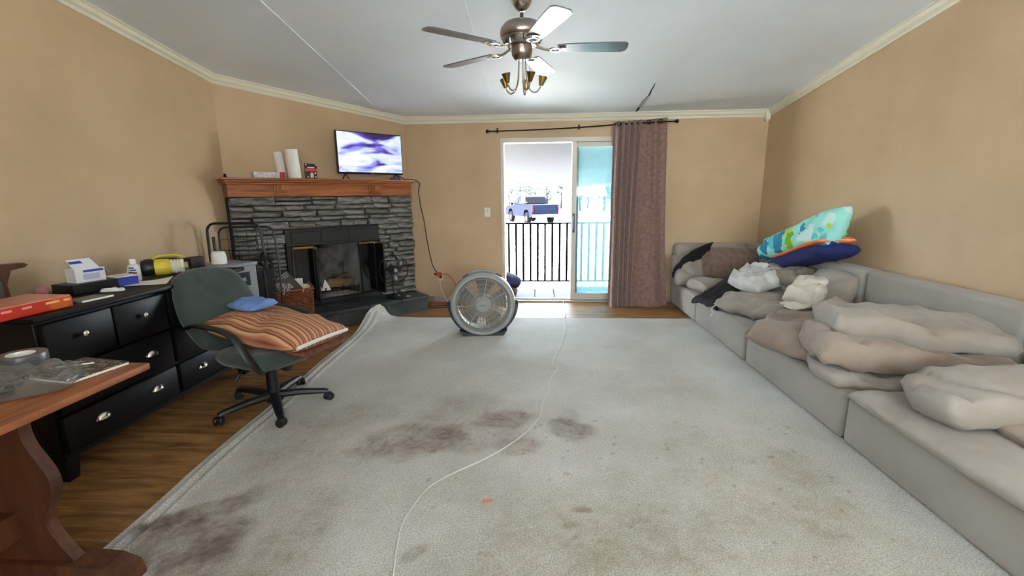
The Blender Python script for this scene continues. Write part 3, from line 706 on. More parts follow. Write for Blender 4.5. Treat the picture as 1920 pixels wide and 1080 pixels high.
L.new(cr.outputs[0], P.inputs['Emission Color']); P.inputs['Emission Strength'].default_value = .25
MB().rng(-TW/2+.010, TW/2-.010, -.0215, -.0195, TZ+.018, TZ+TH-.010).build('screen', m, tv)
MB().rng(-.02, .02, -.0225, -.02, TZ+.005, TZ+.012).build('badge', CHROME, tv)
for sx in (-1, 1): MB().tube([(sx*.31, 0, TZ+.01), (sx*.315, -.05, .03), (sx*.315, -.085, .006)], .007, 6).tube([(sx*.31, 0, TZ+.01), (sx*.315, .05, .03), (sx*.315, .085, .006)], .007, 6).build('foot', BLACK, tv)
bb = fp_empty('blue_cloth_scrap', 'small royal blue folded cloth under the right end of the television', 'cloth', .27, .2, ZM)
cush(.11, .09, .05, 2, .006, 12, 10, flat=True).build('cloth', M('royal_blue_cloth', (34, 56, 150), .7), bb, (0, 0, .008))
def towel(u, m_, h_, r_, lab, tilt):
    t = fp_empty('paper_towel_roll', lab, 'paper towel', u, m_, ZM)
    MB().lathe([(.02, .002), (r_, .002), (r_, h_), (.02, h_), (.02, .002)], n=28).build('roll', PAPER, t, (0, 0, 0), (0, R(tilt), 0))
    MB().lathe([(.016, .0), (.02, .0), (.02, h_+.001), (.016, h_+.001), (.016, 0)], n=16).build('core', CARD, t, (0, 0, 0), (0, R(tilt), 0))
    return t
towel(1.415, .25, .285, .062, 'full white paper towel roll standing in front on the mantel', -3)
towel(1.50, .13, .265, .045, 'thinner white paper towel roll leaning behind the full roll', -6)
bx = fp_empty('foil_box', 'long white and red carton lying on the mantel', 'box', 1.655, .26, ZM)
MB().box((-.03, 0, .029), (.235, .06, .056), .002).build('carton', M('white_carton', (226, 222, 214), .5, rgb2=(176, 176, 180), scale=30), bx)
MB().box((.112, 0, .0295), (.05, .062, .058), .002).build('red_end', M('red_carton', (176, 34, 44), .5), bx)
pk = fp_empty('hardware_package', 'black and red hanging retail package standing on the mantel', 'package', 1.25, .24, ZM, R(-4))
MB().prism([(-.058, 0), (.055, 0), (.06, .13), (.045, .135), (.04, .152), (-.06, .155)], -.012, .012, 'y').build('card', M('package_black', (30, 28, 30), .4), pk)
MB().rng(-.059, .058, -.0135, -.011, .076, .102).build('red_band', M('package_red', (214, 60, 56), .4), pk)
MB().rng(-.035, .035, -.0145, -.011, .108, .118).build('white_lettering', WHITE, pk)
MB().prism([(-.012, .012), (.02, .01), (.022, .05), (.008, .066), (-.008, .055)], -.0145, -.011, 'y').build('product_picture', M('product_white', (220, 216, 214), .5), pk)
MB().lathe([(0, -.003), (.01, -.003), (.01, .002)], (.04, -.012, .055), 'y', 10).lathe([(0, -.003), (.008, -.003), (.008, .002)], (.042, -.012, .02), 'y', 10).lathe([(0, -.003), (.008, -.003), (.008, .002)], (-.035, -.012, .02), 'y', 10).build('product_dots', M('product_cream', (214, 190, 170), .5), pk)
MB().lathe([(0, -.002), (.007, -.002), (.007, .002), (0, .002)], (-.046, -.012, .142), 'y', 10).build('hang_hole', M('product_cream2', (232, 210, 190), .5), pk)
kn = fp_empty('mantel_ornament', 'tiny dark knob ornament at the far end of the mantel', 'ornament', 2.04, .28, ZM)
MB().lathe([(0, .0), (.016, 0), (.018, .006), (.008, .012), (.014, .022), (.010, .032), (0, .036)], n=10).build('knob', DARKM, kn)
# ---------------------------------------------------------------- cords and outlet on the patio wall
CORDB = M('dark_brown_cord', (58, 42, 28), .6); CORDW = M('white_cord', (222, 218, 208), .5); CORDO = M('orange_cord', (206, 84, 44), .5)
OX, OZ = -1.27, .345
tvp = [(-1.82, 5.57, 1.72), (-1.72, 5.62, 1.64), (-1.62, 5.63, 1.58), (-1.52, 5.66, 1.572), (-1.465, 5.73, 1.53), (-1.50, 5.79, 1.44), (-1.485, 5.805, 1.25), (-1.45, 5.808, 1.05), (-1.43, 5.808, .85), (-1.40, 5.808, .65), (-1.37, 5.808, .5), (-1.33, 5.805, .42), (-1.295, 5.79, .385)]
tag(MB().tube(spline(tvp, 5), .0055, 6).build('television_cable', CORDB), 'brown television cord hanging down the wall to the outlet', 'cord')
ol = thing('wall_outlet', 'white wall outlet with an orange plug adapter', 'outlet', (OX, D, OZ))
MB().box((0, -.003, 0), (.075, .006, .12), .003).build('cover_plate', M('outlet_ivory', (222, 206, 184), .4), ol)
MB().box((-.012, -.03, .03), (.07, .05, .05), .008).build('plug_adapter', M('orange_plug', (200, 62, 42), .4), ol)
MB().box((-.06, -.03, .03), (.035, .022, .025), .006).box((0, -.02, -.012), (.03, .03, .026), .006).build('plug', BLACK, ol)
wc = [(-1.27, 5.79, .315), (-1.27, 5.77, .25), (-1.25, 5.75, .17), (-1.19, 5.70, .07), (-1.10, 5.6, .012), (-.98, 5.35, .010), (-.90, 5.05, .010), (-.84, 4.8, .022), (-.80, 4.62, .03), (-.74, 4.545, .08)]
tag(MB().tube(spline(wc, 6), .006, 6).build('fan_cord', CORDW), 'white cord dropping from the outlet to the round floor fan', 'cord')
oc = [(-1.25, 5.77, .375), (-1.19, 5.755, .385), (-1.13, 5.75, .35), (-1.07, 5.75, .26), (-1.03, 5.74, .14), (-1.02, 5.72, .012), (-1.06, 5.66, .007), (-1.3, 5.68, .007), (-1.36, 5.60, .007)]
tag(MB().tube(spline(oc, 6), .005, 6).build('extension_cord', CORDO), 'orange extension cord arching from the outlet to the floor', 'cord')
for k, (pts, lab) in enumerate(((( (-1.42, 5.62, .006), (-1.3, 5.55, .006), (-1.12, 5.60, .006), (-.98, 5.62, .006), (-.9, 5.56, .006)), 'dark cable lying nearest the baseboard by the outlet'),
                            (((-1.40, 5.52, .006), (-1.28, 5.46, .006), (-1.1, 5.50, .006), (-.95, 5.46, .006), (-.84, 5.40, .006)), 'dark cable looping on the floor beside the hearth'))):
    tag(MB().tube(spline(pts, 6), .005, 6).build('floor_cable', M('black_cable', (36, 26, 34), .6)), lab, 'cord')
sw = thing('light_switch', 'white light switch on the wall left of the patio door', 'switch', (-.635, D, 1.166))
MB().box((0, -.003, 0), (.072, .006, .115), .003).build('cover_plate', WHITE, sw); MB().box((0, -.009, .003), (.012, .012, .026), .002, rot=(.4, 0, 0)).build('toggle', WHITE, sw)
MB().box((0, -.0065, .02), (.02, .001, .05)).build('switch_slot', M('slot_ivory', (205, 203, 196), .5), sw)
# ================================================================ rug
RT = .012
def rug_mat():
    m, N, L, P = new_mat('stained_cream_carpet'); P.inputs['Roughness'].default_value = .95; P.inputs['Specular IOR Level'].default_value = .15; P.inputs['Sheen Weight'].default_value = .15
    tc = N.new('ShaderNodeTexCoord'); at = N.new('ShaderNodeAttribute'); at.attribute_name = 'stain_and_dim'
    n1 = N.new('ShaderNodeTexNoise'); n1.inputs['Scale'].default_value = 160; n1.inputs['Detail'].default_value = 2; L.new(tc.outputs['Object'], n1.inputs['Vector'])
    n2 = N.new('ShaderNodeTexNoise'); n2.inputs['Scale'].default_value = 1.6; n2.inputs['Detail'].default_value = 6; L.new(tc.outputs['Object'], n2.inputs['Vector'])
    c1 = N.new('ShaderNodeValToRGB'); e = c1.color_ramp.elements; e[0].position = .35; e[0].color = lin((192, 190, 182))+(1,); e[1].position = .65; e[1].color = lin((212, 211, 206))+(1,)
    L.new(n2.outputs['Fac'], c1.inputs[0])
    c2 = N.new('ShaderNodeValToRGB'); e = c2.color_ramp.elements; e[0].position = .3; e[0].color = (.52, .51, .49, 1); e[1].position = .7; e[1].color = (1.1, 1.1, 1.1, 1)
    L.new(n1.outputs['Fac'], c2.inputs[0])
    mx = N.new('ShaderNodeMix'); mx.data_type = 'RGBA'; mx.blend_type = 'MULTIPLY'; mx.inputs[0].default_value = .9; L.new(c1.outputs[0], mx.inputs[6]); L.new(c2.outputs[0], mx.inputs[7])
    m2 = N.new('ShaderNodeMix'); m2.data_type = 'RGBA'; m2.blend_type = 'MULTIPLY'; m2.inputs[0].default_value = 1
    L.new(mx.outputs[2], m2.inputs[6]); L.new(at.outputs['Color'], m2.inputs[7]); L.new(m2.outputs[2], P.inputs['Base Color'])
    b = N.new('ShaderNodeBump'); b.inputs['Strength'].default_value = .5; b.inputs['Distance'].default_value = .006; L.new(n1.outputs['Fac'], b.inputs['Height']); L.new(b.outputs[0], P.inputs['Normal'])
    return m
NXR, NYR = 230, 270
RX1 = 1.72; RYN, RYF = .35, 4.975
def rleft(y): return -1.735-.045*max(0, y-1.4)+.008*math.sin(y*5)
def hearth_m(x, y): return ((x-XL)*Q-(y-D)*Q)
def rug_pt(u, v):
    y = RYN+(RYF-RYN)*v
    xl = rleft(y); x = xl+(RX1-xl)*u
    z = RT+.0015*nz(x*9, y*9)
    # ripples along the hemmed left edge
    dl = x-xl
    if dl < .17: z += .013*math.exp(-((dl-.05)/.016)**2)+.011*math.exp(-((dl-.105)/.015)**2)+.003*nz(y*6, dl*20)*(1-dl/.17)
    # far left corner rides up against the hearth
    mm = hearth_m(x, y); near = .575
    if mm < near+.30:
        k = max(0, (near+.30-mm)/.30); kk = max(0, 1-dl/.55)
        z += .085*min(1.2, k)**1.6*kk*(.75+.35*math.sin(dl*14+1))
    if mm < near:
        s = near-mm; x += s*Q*.92; y -= s*Q*.92; z += s*.30
    z += .035*max(0, 1-abs(dl-.12)/.16)*max(0, 1-abs(y-4.87)/.13)
    return (x, y, z)
rg = MB(); vs = []; fs = []; k = NYR+1
for i in range(NXR+1):
    for j in range(NYR+1): vs.append(rug_pt((i/NXR)**1.15, j/NYR))
for i in range(NXR):
    for j in range(NYR): fs.append((i*k+j, (i+1)*k+j, (i+1)*k+j+1, i*k+j+1))
o_ = len(vs); ring = [(i, 0) for i in range(NXR)]+[(NXR, j) for j in range(NYR)]+[(i, NYR) for i in range(NXR, 0, -1)]+[(0, j) for j in range(NYR, 0, -1)]
for (i, j) in ring:
    p = vs[i*k+j]; vs.append((p[0], p[1], max(.0005, p[2]-RT*.95)))
for a in range(len(ring)):
    b = (a+1) % len(ring); fs.append((ring[a][0]*k+ring[a][1], o_+a, o_+b, ring[b][0]*k+ring[b][1]))
rg.add(vs, fs, True)
rug = rg.build('rug', rug_mat()); tag(rug, 'large cream carpet rug with brown stains and a rumpled left edge', 'rug')
# dirt; broad pale tints last also paint dimmer light on the near rug: (x, y, radius x, radius y, angle, strength, tint)
BR = (.50, .41, .35); GR = (.56, .50, .40)
stains = [(-.72, 2.33, .32, .20, .3, .82, BR), (-.50, 2.66, .32, .24, .8, .42, BR), (-.19, 2.60, .17, .12, .3, .95, BR), (.18, 2.47, .13, .13, 1.2, .85, (.46, .36, .32)), (.20, 2.62, .09, .1, 0, .4, BR), (-.11, 2.27, .12, .09, .4, .55, BR), (-.38, 2.38, .34, .18, .1, .5, BR),
          (-1.48, 1.70, .26, .085, .55, .95, (.47, .39, .34)), (-1.38, 1.52, .20, .13, .4, .9, (.47, .40, .36)), (-1.57, 1.60, .14, .10, .3, .8, (.5, .42, .36)), (-1.30, 1.42, .15, .1, .4, .8, BR), (-1.28, 2.05, .2, .25, .4, .28, GR), (-1.45, 2.35, .2, .25, .2, .3, (.6, .56, .52)), (-1.18, 2.62, .35, .16, .2, .35, (.66, .6, .56)),
          (-1.0, 1.6, .12, .3, 0, .28, BR), (-.49, 1.49, .05, .045, 0, .75, GR), (.21, 1.77, .035, .035, 0, .8, (.5, .38, .32)), (.18, 1.65, .04, .02, 0, .5, GR), (1.0, 2.15, .40, .35, .4, .22, GR), (1.32, 2.12, .16, .2, .2, .42, (.62, .56, .42)), (1.28, 1.75, .2, .15, .2, .42, (.62, .56, .42)), (.6, 2.3, .5, .35, .2, .16, GR), (.45, 1.65, .35, .2, .1, .25, GR),
          (.9, 3.2, .4, .5, 0, .14, GR), (-.35, 3.3, .5, .35, .4, .16, GR), (1.45, 4.7, .14, .10, 0, .35, (.9, .72, .5)), (.5, 3.4, .4, .3, 0, .1, GR), (-.1, 1.5, .4, .14, 0, .14, GR), (.9, 1.6, .35, .25, 0, .3, GR), (.75, 1.55, 1.0, .55, 0, .75, (.82, .80, .71)), (-.35, 1.5, .9, .5, .1, .8, (.80, .77, .71)), (-1.3, 1.9, .5, .9, .1, .8, (.80, .77, .72)), (-.6, 2.5, .8, .6, .2, .6, (.84, .80, .75)), (1.15, 2.4, .5, .7, 0, .6, (.86, .84, .75)), (.3, 3.3, .9, .5, .1, .4, (.9, .88, .83))]
me = rug.data; at = me.attributes.new('stain_and_dim', 'FLOAT_COLOR', 'POINT'); buf = []
rsp = random.Random(5); specks = [(rsp.uniform(-.6, 1.5), rsp.uniform(1.42, 2.6), rsp.uniform(.006, .013)) for _ in range(70)]
sg = {}
for sx, sy, sr in specks: sg.setdefault((int(sx//.1), int(sy//.1)), []).append((sx, sy, sr))
for v in me.vertices:
    x, y = v.co.x, v.co.y; c = [1, 1, 1]
    wx = x+.07*fbm(x*4, y*4, 1); wy = y+.07*fbm(x*4, y*4, 5); ns = .95+.4*fbm(x*9, y*9, 3); fine = .8+.4*nz(x*38, y*38)
    for (sx, sy, rx, ry, a, st, tint) in stains:
        dx, dy = wx-sx, wy-sy
        if abs(dx) > 2*max(rx, ry) or abs(dy) > 2*max(rx, ry): continue
        p = (dx*math.cos(a)+dy*math.sin(a))/rx; q_ = (-dx*math.sin(a)+dy*math.cos(a))/ry; d_ = math.sqrt(p*p+q_*q_)
        t = max(0, min(1, (1.25-d_)/.55)); t = t*t*(3-2*t)*st*max(0, min(1.15, ns))*max(.55, min(1.1, fine))
        for q in range(3): c[q] *= 1-min(1, t)*(1-tint[q])
    ci = (int(x//.1), int(y//.1))
    for ox in (-1, 0, 1):
        for oy in (-1, 0, 1):
            for (sx, sy, sr) in sg.get((ci[0]+ox, ci[1]+oy), ()):
                if (x-sx)**2+(y-sy)**2 < sr*sr: c = [c[0]*.72, c[1]*.68, c[2]*.62]
    buf += c+[1]
at.data.foreach_set('color', buf)
# scrap on the rug and the long white cord
tag(MB().box((0, 0, .004), (.045, .018, .006), .002, rot=(0, 0, .2)).build('orange_scrap', M('orange_scrap', (196, 120, 90), .7), None, (-.227, 1.819, RT)), 'small orange scrap lying on the middle of the rug', 'scrap')
cpts = [(.33, 5.80, .03), (.335, 5.6, .008), (.33, 5.2, .008), (.30, 4.95, .016), (.295, 4.6, .017), (.26, 4.3, .017), (.19, 3.87, .017), (.135, 3.62, .017), (.125, 3.5, .017), (.155, 3.42, .017), (.12, 3.3, .017), (.085, 3.15, .017), (.075, 3.0, .017), (.03, 2.8, .017), (.02, 2.65, .017), (-.06, 2.44, .017), (-.19, 2.25, .017), (-.30, 2.13, .017), (-.44, 2.0, .017), (-.525, 1.88, .017), (-.57, 1.67, .017), (-.55, 1.5, .017), (-.52, 1.35, .017), (-.5, 1.1, .017), (-.45, .8, .017)]
tag(MB().tube(spline(cpts, 6), .0036, 6).build('long_cord', M('grey_cord', (208, 204, 196), .6)), 'thin white cord snaking across the rug to the door', 'cord')
# ================================================================ round floor fan
FG = M('fan_grey_plastic', (150, 153, 149), .5); FG2 = M('fan_mid_grey', (120, 122, 120), .5); FBK = M('fan_dark', (52, 58, 66), .5)
ff = thing('floor_fan', 'round light grey floor fan standing on the rug', 'fan', (-.545, 4.40, RT), R(6))
FR, FZ = .318, .312
MB().lathe([(.262, -.075), (.275, -.098), (.296, -.098), (.316, -.08), (.322, -.03), (.318, .05), (.298, .085), (.262, .085), (.256, .06), (.256, -.05), (.262, -.075)], (0, 0, FZ), 'y', 56).build('housing', FG, ff)
MB().lathe([(.246, -.076), (.252, -.088), (.262, -.088), (.264, -.074), (.246, -.076)], (0, 0, FZ), 'y', 56).build('grille_rim', FG2, ff)
gr_ = MB()
for i in range(96):
    a = 2*math.pi*i/96; pts = []
    for s in range(6):
        r_ = .075+(.25-.075)*s/5; aa = a+.32*(s/5)**1.4
        pts.append((r_*math.cos(aa), -.085-.022*math.cos((r_/.25)*math.pi/2), FZ+r_*math.sin(aa)))
    gr_.tube(pts, .0021, 4, cap=False)
for r_ in (.115, .16, .205): gr_.lathe([(r_-.002, -.088-.022*math.cos((r_/.25)*math.pi/2)), (r_+.002, -.088-.022*math.cos((r_/.25)*math.pi/2)), (r_+.002, -.083-.022*math.cos((r_/.25)*math.pi/2)), (r_-.002, -.083-.022*math.cos((r_/.25)*math.pi/2))], (0, 0, FZ), 'y', 40)
for i in range(7):
    a = 2*math.pi*i/7+.5
    gr_.tube([(r_*math.cos(a), -.086-.022*math.cos((r_/.25)*math.pi/2), FZ+r_*math.sin(a)) for r_ in (.07, .13, .19, .252)], .0045, 5)
gr_.build('grille', M('grille_grey', (160, 158, 150), .5), ff)
hb = MB().lathe([(0, -.128), (.062, -.126), (.07, -.118), (.078, -.112), (.084, -.102), (.084, -.09)], (0, 0, FZ), 'y', 32).build('hub', FG, ff)
MB().lathe([(.050, -.129), (.053, -.129), (.053, -.126), (.050, -.126)], (0, 0, FZ), 'y', 32).build('hub_ring', FG2, hb)
text('lettering', 'LASKO', .022, BLACK, hb, (0, -.130, FZ), (R(90), 0, 0))
for i in range(5):
    a0_ = 2*math.pi*i/5
    MB().add([(.06*math.cos(a0_), -.02, FZ+.06*math.sin(a0_)), (.235*math.cos(a0_-.2), -.035, FZ+.235*math.sin(a0_-.2)), (.24*math.cos(a0_+.3), -.01, FZ+.24*math.sin(a0_+.3)), (.235*math.cos(a0_+.62), .025, FZ+.235*math.sin(a0_+.62)), (.06*math.cos(a0_+.75), .02, FZ+.06*math.sin(a0_+.75)),
              (.06*math.cos(a0_), -.016, FZ+.06*math.sin(a0_)), (.235*math.cos(a0_-.2), -.031, FZ+.235*math.sin(a0_-.2)), (.24*math.cos(a0_+.3), -.006, FZ+.24*math.sin(a0_+.3)), (.235*math.cos(a0_+.62), .029, FZ+.235*math.sin(a0_+.62)), (.06*math.cos(a0_+.75), .024, FZ+.06*math.sin(a0_+.75))],
             [(0, 1, 2, 3, 4), (9, 8, 7, 6, 5)]+[(i_, (i_+1) % 5, 5+(i_+1) % 5, 5+i_) for i_ in range(5)]).build('blade', M('fan_blade_grey', (96, 92, 86), .5), ff)
bg_ = MB()
for i in range(40):
    a = 2*math.pi*i/40; bg_.tube([(.05*math.cos(a), .075, FZ+.05*math.sin(a)), (.258*math.cos(a), .07, FZ+.258*math.sin(a))], .003, 4, cap=False)
bg_.lathe([(0, .06), (.075, .065), (.075, .1), (0, .105)], (0, 0, FZ), 'y', 20); bg_.build('rear_grille', FG2, ff)
MB().tube([(math.cos(R(a))*.318, -.02, FZ+math.sin(R(a))*(.318)+ (.012 if 66 < a < 114 else 0)) for a in range(62, 119, 4)], .011, 8).build('carry_handle', FG, ff)
for s in (-1, 1):
    MB().tube([(math.cos(R(90+s*a))*.318, -.02, FZ+math.sin(R(90+s*a))*.318) for a in (24, 30, 36)], .014, 8).build('handle_clip', FBK, ff)
    MB().lathe([(0, s*.352), (.014, s*.35), (.022, s*.34), (.022, s*.318), (0, s*.318)], (0, 0, FZ), 'x', 14).build('tilt_knob', FBK, ff)
# cradle: dark curved stand with feet
MB().tube([(math.cos(R(a))*.327, .0, FZ+math.sin(R(a))*.327) for a in range(180, 232, 6)]+[(-.20, .0, .03)], .010, 6, flat=3.0).build('cradle_arm', FBK, ff)
MB().tube([(math.cos(R(a))*.327, .0, FZ+math.sin(R(a))*.327) for a in range(0, -52, -6)]+[(.20, .0, .03)], .010, 6, flat=3.0).build('cradle_arm', FBK, ff)
MB().prism([(-.20, 0), (.20, 0), (.235, .055), (.15, .028), (0, .012), (-.15, .028), (-.235, .055)], -.11, .11, 'y').build('base', FBK, ff)
lip = [(math.cos(R(a))*.29, -.10, FZ+math.sin(R(a))*.29+.0) for a in range(222, 320, 5)]
MB().tube(lip, .018, 8, flat=1).build('base_lip', FG, ff)
# ================================================================ ceiling fan
CF = (-.105, 3.30)
cf = thing('ceiling_fan', 'brushed nickel ceiling fan with five blades and a five arm light kit', 'ceiling fan', (CF[0], CF[1], 0))
cz = ceil_z(CF[1])
MB().lathe([(.075, cz+.03), (.075, cz-.025), (.07, cz-.045), (.056, cz-.07), (.035, cz-.092), (.016, cz-.104), (0, cz-.104)], n=32).build('canopy', NICK, cf)
MB().lathe([(.012, cz-.11), (.012, 2.50)], n=12).lathe([(.02, 2.515), (.024, 2.50), (.03, 2.49)], n=12).build('downrod', M('dark_nickel', (90, 84, 78), .3, 1), cf)
MB().lathe([(.02, 2.505), (.07, 2.502), (.115, 2.485), (.14, 2.455), (.146, 2.425), (.14, 2.40), (.128, 2.39)], n=40).build('motor_housing', M('satin_nickel', (158, 148, 138), .28, 1), cf)
MB().lathe([(.135, 2.395), (.125, 2.37), (.10, 2.352), (.075, 2.345), (0, 2.345)], n=40).build('motor_ring', NICK, cf)
for k in range(26):
    a = 2*math.pi*k/26
    MB().tube([(.133*math.cos(a), .133*math.sin(a), 2.388), (.115*math.cos(a), .115*math.sin(a), 2.36)], .004, 5).build('vent_slot', BLACK, cf) if k % 2 == 0 else None
MB().lathe([(.07, 2.348), (.072, 2.32), (.066, 2.29), (.05, 2.268), (.03, 2.262), (0, 2.262)], n=32).build('switch_housing', MATS['satin_nickel'], cf)
BLM = M('blade_grey', (112, 112, 118), .32, .3, rgb2=(98, 98, 104), scale=3, stretch=(1, 8, 1))
bl = None
for k in range(5):
    a = R(2+72*k)
    if bl is None:
        pts = [(.235, -.048), (.30, -.056), (.60, -.068), (.675, -.066), (.70, -.045), (.705, 0), (.70, .045), (.675, .066), (.60, .068), (.30, .056), (.235, .048)]
        m = MB().prism(pts, -.004, .004, 'z'); bl = m.build('blade', BLM, cf, (0, 0, 2.335), (R(-8), 0, a))
        i_ = MB(); i_.tube([(.10, 0, .012), (.15, 0, -.006), (.19, 0, -.012)], [.012, .009, .009], 8); i_.lathe([(.030, -.005), (.042, -.005), (.042, .005), (.030, .005), (.030, -.005)], (.225, 0, -.010), n=20); i_.box((.27, 0, -.008), (.05, .05, .006), .002)
        bi_ = i_.build('blade_iron', NICK, cf, (0, 0, 2.335), (0, 0, a))
    else:
        c = bl.copy(); COL.objects.link(c); c.rotation_euler.z = a
        c = bi_.copy(); COL.objects.link(c); c.rotation_euler.z = a
la = None; CUP = BRASS
for k in range(5):
    a = R(8+72*k)
    if la is None:
        la = MB().tube(spline([(.024, 0, 2.27), (.027, 0, 2.2), (.036, 0, 2.12), (.06, 0, 2.072), (.092, 0, 2.062), (.118, 0, 2.082), (.128, 0, 2.105)], 5), .0052, 8).build('light_arm', NICK, cf, (0, 0, 0), (0, 0, a))
        sk = MB().lathe([(0, 0), (.011, 0), (.013, .004), (.031, .062), (.028, .062), (.011, .008), (0, .008)], n=20); skm = sk
        cu_ = sk.build('lamp_cup', CUP, cf, (.128*math.cos(a), .128*math.sin(a), 2.10), (0, R(14), a))
    else:
        c = la.copy(); COL.objects.link(c); c.rotation_euler.z = a
        c = cu_.copy(); COL.objects.link(c); c.location = (.128*math.cos(a), .128*math.sin(a), 2.10); c.rotation_euler = (0, R(14), a)
a = R(8+72*4)
MB().lathe([(.008, .03), (.012, .06), (.016, .085), (.011, .115), (.003, .135), (0, .137)], n=14).build('bulb', glass('bulb_glass', (.92, .95, .97), .1), cf, (.128*math.cos(a), .128*math.sin(a), 2.10), (0, R(14), a))
MB().tube([(.01, -.01, 2.262), (.01, -.01, 2.05)], .0012, 5).build('pull_chain', NICK, cf)
# ================================================================ sofa
SOFA = M('grey_beige_upholstery', (158, 153, 145), .9, rgb2=(144, 137, 126), scale=2.2, detail=6, bump=.25, bscale=260, sheen=.2)
CUSHM = M('grey_cushion_fabric', (160, 154, 144), .9, rgb2=(140, 130, 118), scale=3.0, detail=5, bump=.2, bscale=240, sheen=.2)
CUSHB = M('taupe_cushion_fabric', (160, 147, 134), .9, rgb2=(132, 114, 100), scale=2.4, detail=5, bump=.2, bscale=240, sheen=.2)
SX0, SX1, SH = 1.69, 2.715, .285
def module(y0, y1, lab, corner=False, pad=False):
    t = thing('sofa_section', lab, 'sofa section', ((SX0+SX1)/2, (y0+y1)/2, 0), 0, 'low modular sofa along the right wall')
    hx, hy = (SX1-SX0)/2, (y1-y0)/2
    MB().box((0, 0, SH/2+.004), (2*hx, 2*hy-.008, SH-.008), .035, seg=4).build('base', SOFA, t)
    MB().box((hx-.085, 0, .51), (.165, 2*hy-.01, .52), .035, seg=4).build('backrest', SOFA, t)
    if corner: MB().box((-.09, hy-.085, .51), (2*hx-.19, .165, .52), .035, seg=4).build('backrest', SOFA, t)
    if pad:
        cush(1.0, 2*hy-.02, .10, 4, .010, 34, 40, p=7, e=.38, rnd=.05, flat=True, freq=3).build('seat_pad', CUSHM, t, (-.055, 0, SH+.012))
    return t
module(4.85, 5.80, 'grey corner sofa section against the patio wall', True)
module(3.64, 4.842, 'grey sofa section next to the corner, heaped with clothes')
module(2.43, 3.632, 'grey sofa section carrying the stack of three cushions')
module(1.2, 2.422, 'nearest grey sofa section with a loose wrinkled seat pad', pad=True)
def cushion(name, lab, c, size, rot, mat, seed, cat='cushion', group='loose sofa cushions', **kw):
    mb = cush(size[0], size[1], size[2], seed, **kw)
    o = mb.build(name, mat, None, c, rot); tag(o, lab, cat, group)
    return o
Zs = SH+.004
cushion('sofa_cushion', 'thin grey cushion at the bottom of the three cushion stack', (2.02, 2.66, Zs+.055), (.72, .50, .12), (0, 0, R(-12)), CUSHM, 1, wr=.03, e=.32, p=6, rnd=.14)
cushion('sofa_cushion', 'long taupe cushion in the middle of the three cushion stack', (2.11, 2.67, Zs+.165), (.96, .54, .19), (0, R(2), R(-13)), CUSHB, 2, wr=.034, e=.32, p=6, rnd=.14)
cushion('sofa_cushion', 'long grey green cushion on top of the three cushion stack', (2.18, 2.73, Zs+.305), (.90, .46, .16), (R(4), R(2.5), R(-17)), CUSHM, 3, wr=.032, e=.28, p=7, rnd=.08)
def over(edge_x):
    def f(x, y, z):
        return (x, y, z)
    return f
cushion('sofa_cushion', 'taupe wrinkled cushion sagging over the sofa edge beside the stack', (1.94, 3.13, Zs+.10), (.72, .74, .19), (R(3), R(-6), R(38)), CUSHB, 6, wr=.034, e=.42, rnd=.2)
cushion('sofa_cushion', 'flat grey cushion lying under the heap of clothes', (2.12, 4.18, Zs+.085), (.76, .72, .17), (R(-2), R(-3), R(28)), CUSHM, 7, wr=.03, e=.42, rnd=.2)
cushion('sofa_cushion', 'grey cushion leaning upright against the backrest beside the clothes', (2.44, 3.90, Zs+.235), (.44, .48, .17), (0, R(-68), R(8)), CUSHM, 8, wr=.014, e=.45, rnd=.25)
cushion('sofa_cushion', 'thick grey cushion lying at the near end of the nearest section', (2.19, 2.02, Zs+.165), (.90, .36, .17), (R(2), R(-1), R(-6)), CUSHM, 9, wr=.024, e=.28, p=7, rnd=.16)
cushion('sofa_cushion', 'brownish cushion half hidden beneath the nearest thick cushion', (2.30, 1.83, Zs+.105), (.70, .48, .10), (0, R(-2), R(-14)), CUSHB, 10, wr=.014, e=.4, rnd=.15)
cushion('throw_pillow', 'small grey throw pillow leaning in the far sofa corner', (1.83, 5.47, Zs+.19), (.46, .40, .16), (R(58), R(0), R(10)), CUSHM, 11, wr=.028, rnd=.15)
cushion('throw_pillow', 'grey throw pillow lying flat in front of the far corner', (1.95, 5.17, Zs+.055), (.46, .38, .12), (0, R(2), R(25)), CUSHM, 12, wr=.03, rnd=.15)
FUR = M('brown_plush', (128, 104, 90), .95, rgb2=(108, 86, 74), scale=18, detail=6, bump=.6, bscale=70, sheen=.6)
cushion('plush_pillow', 'large brown plush pillow leaning against the corner backrest', (2.27, 5.42, Zs+.245), (.70, .46, .22), (R(66), 0, R(-6)), FUR, 13, wr=.012, group='loose sofa cushions', rnd=.12)
# clothes
BLK = M('black_cloth', (16, 16, 19), .85, rgb2=(24, 24, 28), scale=8, bump=.2, bscale=80)
CREAM = M('cream_cloth', (214, 208, 194), .9, rgb2=(196, 188, 172), scale=5, bump=.15, bscale=100)
WCL = M('white_crinkled_cloth', (206, 206, 200), .9, rgb2=(180, 180, 174), scale=8, bump=.2, bscale=60)
BEI = M('greyish_knit', (160, 150, 132), .95, rgb2=(138, 128, 112), scale=12, bump=.4, bscale=110)
def strip(path, hwid, thick, seed, mat, parent=None, name='fabric', wv=None):
    P_ = spline(path, 7); wv = Vector(wv).normalized(); n = len(P_)-1
    def f(u, v):
        i = min(n-1, int(u*n)); t = u*n-i; p = P_[i].lerp(P_[i+1], t); hw_ = hwid(u) if callable(hwid) else hwid
        q = p+wv*((v-.5)*2*hw_*(1+.1*nz(u*4, seed))); q.z += (ridge(u*3.2+seed, v*3.5, seed)-.4)*.022+.012*nz(u*8, v*9, seed)
        q.z -= .02*(abs(v-.5)*2)**3
        return q
    return sheet(36, 16, f, thick).build(name, mat, parent)
